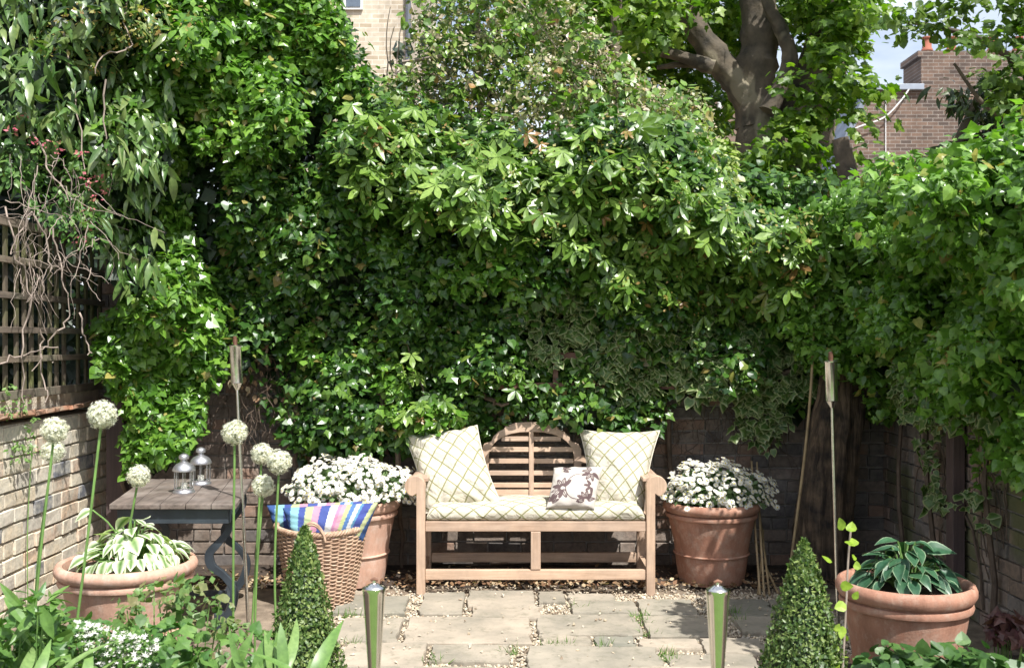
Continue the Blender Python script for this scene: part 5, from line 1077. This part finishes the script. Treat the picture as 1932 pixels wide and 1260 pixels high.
# ================================================================== BORDER PLANTS
def leafy(name, label, cat, cen, mat, tms, lo, hi, per, rad, stemmat=None, extra=None, bias=(.1, -.3, .8), droop=.3, h0=None, smooth=False, group=None):
    cen = np.array(cen, float); base = cen.mean(0).copy(); base[2] = 0; t = empty(name, tuple(base), label, cat, group)
    a, b, c = clump_leaves(cen, R.uniform(rad[0], rad[1], len(cen)), per, (0, -.6, .8), bias=bias, droop=droop, squash=(1, 1, .7), shell=(.2, 1.05)); gs = [(tms, a, b, c, lo, hi, 0)]; mats = [mat]
    if extra: mats.append(extra[0]); gs.append(extra[1:] + (1,))
    foliage("foliage", mats, t, gs, smooth); m = MB()
    for k in range(min(len(cen), 28) if name != 'wall_weed' else 1):
        p0 = cen[k]; b0 = base + (p0 - base) * np.array([.6, .6, 0]); m.tube(smoothp([b0, (b0 + p0) / 2 + R.normal(0, .01, 3), p0], 4), .003, 5, False)
    m.build("stems", stemmat or M['stem'], t, smooth=True); return t
def region(poly, Y0, Y1, n): q = samp(poly, n); Y = R.uniform(Y0, Y1, n); return np.stack([(q[:, 0] - CX) / F * Y, Y, CZ - (q[:, 1] - HY) / F * Y], 1)
leafy("peony_plant", "green lance leaved plant in the far left corner of the border", "plant", region([(-40, 1130), (60, 1110), (130, 1140), (140, 1230), (120, 1330), (-40, 1330)], 3.9, 4.4, 30), M['peren'], T_LANCE, .1, .17, 9, (.05, .1), droop=-.2)
leafy("astilbe_plant", "feathery astilbe with bronze tinted leaves in front of the wide hosta pot", "plant", region([(235, 1140), (300, 1085), (400, 1095), (460, 1160), (440, 1300), (210, 1300)], 4.2, 4.6, 60), M['astr'], [T_SMALL, T_OVATE], .025, .06, 13, (.04, .1), droop=0)
leafy("geranium_plant", "leafy green plant low in the middle of the left border", "plant", region([(120, 1180), (330, 1190), (520, 1210), (520, 1340), (100, 1340)], 3.9, 4.3, 50), M['peren'], [T_IVY, T_OVATE], .04, .075, 12, (.05, .1), droop=0)
cs_ = region([(140, 1175), (200, 1178), (290, 1200), (295, 1250), (210, 1252), (150, 1225)], 3.85, 4.0, 100)
fl = region([(140, 1170), (200, 1175), (300, 1205), (300, 1255), (200, 1262), (150, 1225)], 3.8, 3.95, 260)
leafy("candytuft_plant", "low white flowered candytuft in the left border", "flowering plant", cs_, M['peren'], T_SMALL, .02, .04, 6, (.03, .06), extra=(M['petal'], T_STAR, fl, unit(np.array([0, -.4, .9]) + R.normal(0, .3, fl.shape)), rdir(len(fl)), .009, .016))
def straps(label, centers, n, L, seed, mat):
    rr = np.random.default_rng(seed); cs_ = np.array(centers, float); base = cs_.mean(0); base[2] = 0; t = empty("agapanthus_plant", tuple(base), label, "plant", "strap leaved agapanthus clumps"); p = []; d = []
    for c in cs_:
        for k in range(n): a = rr.uniform(0, 2 * math.pi); lean = rr.uniform(.15, .75); p.append(c + rr.normal(0, .02, 3) * (1, 1, 0)); d.append(unit((math.cos(a) * lean, math.sin(a) * lean, 1)))
    p = np.array(p); d = np.array(d); out = d * np.array([1, 1, 0]); nr = unit(out * .7 + np.array([0, -.5, .5]) + rr.normal(0, .3, out.shape)); V, T, A = spread(T_STRAP, p, nr, d, rr.uniform(L * .7, L * 1.1, len(p))); fast_mesh("leaves", V, T, mat, t, A, True)
straps("clump of pale green strap leaves at the foot of the left box cone", [P(480, 1290, 3.75), P(530, 1290, 3.7), P(430, 1300, 3.8), P(585, 1310, 3.6)], 6, .27, 1, M['strap'])
straps("clump of pale green strap leaves in the left corner of the border", [P(110, 1300, 3.6), P(170, 1300, 3.6), P(60, 1310, 3.6), P(20, 1300, 3.7)], 5, .22, 2, M['strap'])
leafy("hydrangea_plant", "low hydrangea foliage in front of the shaded hosta pot", "plant", region([(1630, 1260), (1700, 1225), (1790, 1215), (1850, 1235), (1960, 1250), (1960, 1340), (1600, 1340)], 3.55, 3.9, 60), M['hydr'], T_OVATE, .045, .085, 15, (.05, .09), droop=.3)
leafy("heuchera_plant", "small purple leaved plant by the foot of the right wall", "plant", region([(1860, 1160), (1950, 1150), (1960, 1230), (1860, 1210)], 4.6, 4.9, 18), M['purple'], T_IVY, .05, .08, 7, (.04, .07))
t = empty("clematis_shoot", tuple(G(1590, 1390)), "thin climbing shoot with lime green leaves beside the shaded hosta pot", "climber"); m = MB(); m.tube(smoothp([P(1586, 1330, 4.0), P(1596, 1150, 4.05), P(1600, 1060, 4.1), P(1605, 1000, 4.1)]), .004, 6); m.build("stem", M['twig'], t, smooth=True)
p = []; 
for x, y in ((1605, 1003), (1600, 1020), (1612, 1030), (1618, 1075), (1608, 1050), (1590, 1000), (1585, 1105), (1570, 1060), (1597, 1140), (1610, 1130), (1590, 1180), (1600, 1200), (1575, 1190), (1580, 1230), (1600, 1240), (1570, 1250), (1560, 1180)): p.append(P(x, y, 4.02))
p = np.array(p); V, T, A = spread(T_OVATE, p, unit(np.array([-.1, -.6, .6]) + R.normal(0, .4, p.shape)), rdir(len(p)), R.uniform(.03, .055, len(p))); fast_mesh("leaves", V, T, M['lime'], t, A)
leafy("wall_weed", "small wispy green weed growing up the pale brick wall at the far left", "plant", [np.array([XL + .06, Y_, z_]) for Y_, z_ in [(R.uniform(5.7, 6.1), R.uniform(.9, 1.35)) for _ in range(26)]], M['strap'], T_SMALL, .02, .035, 8, (.03, .06))
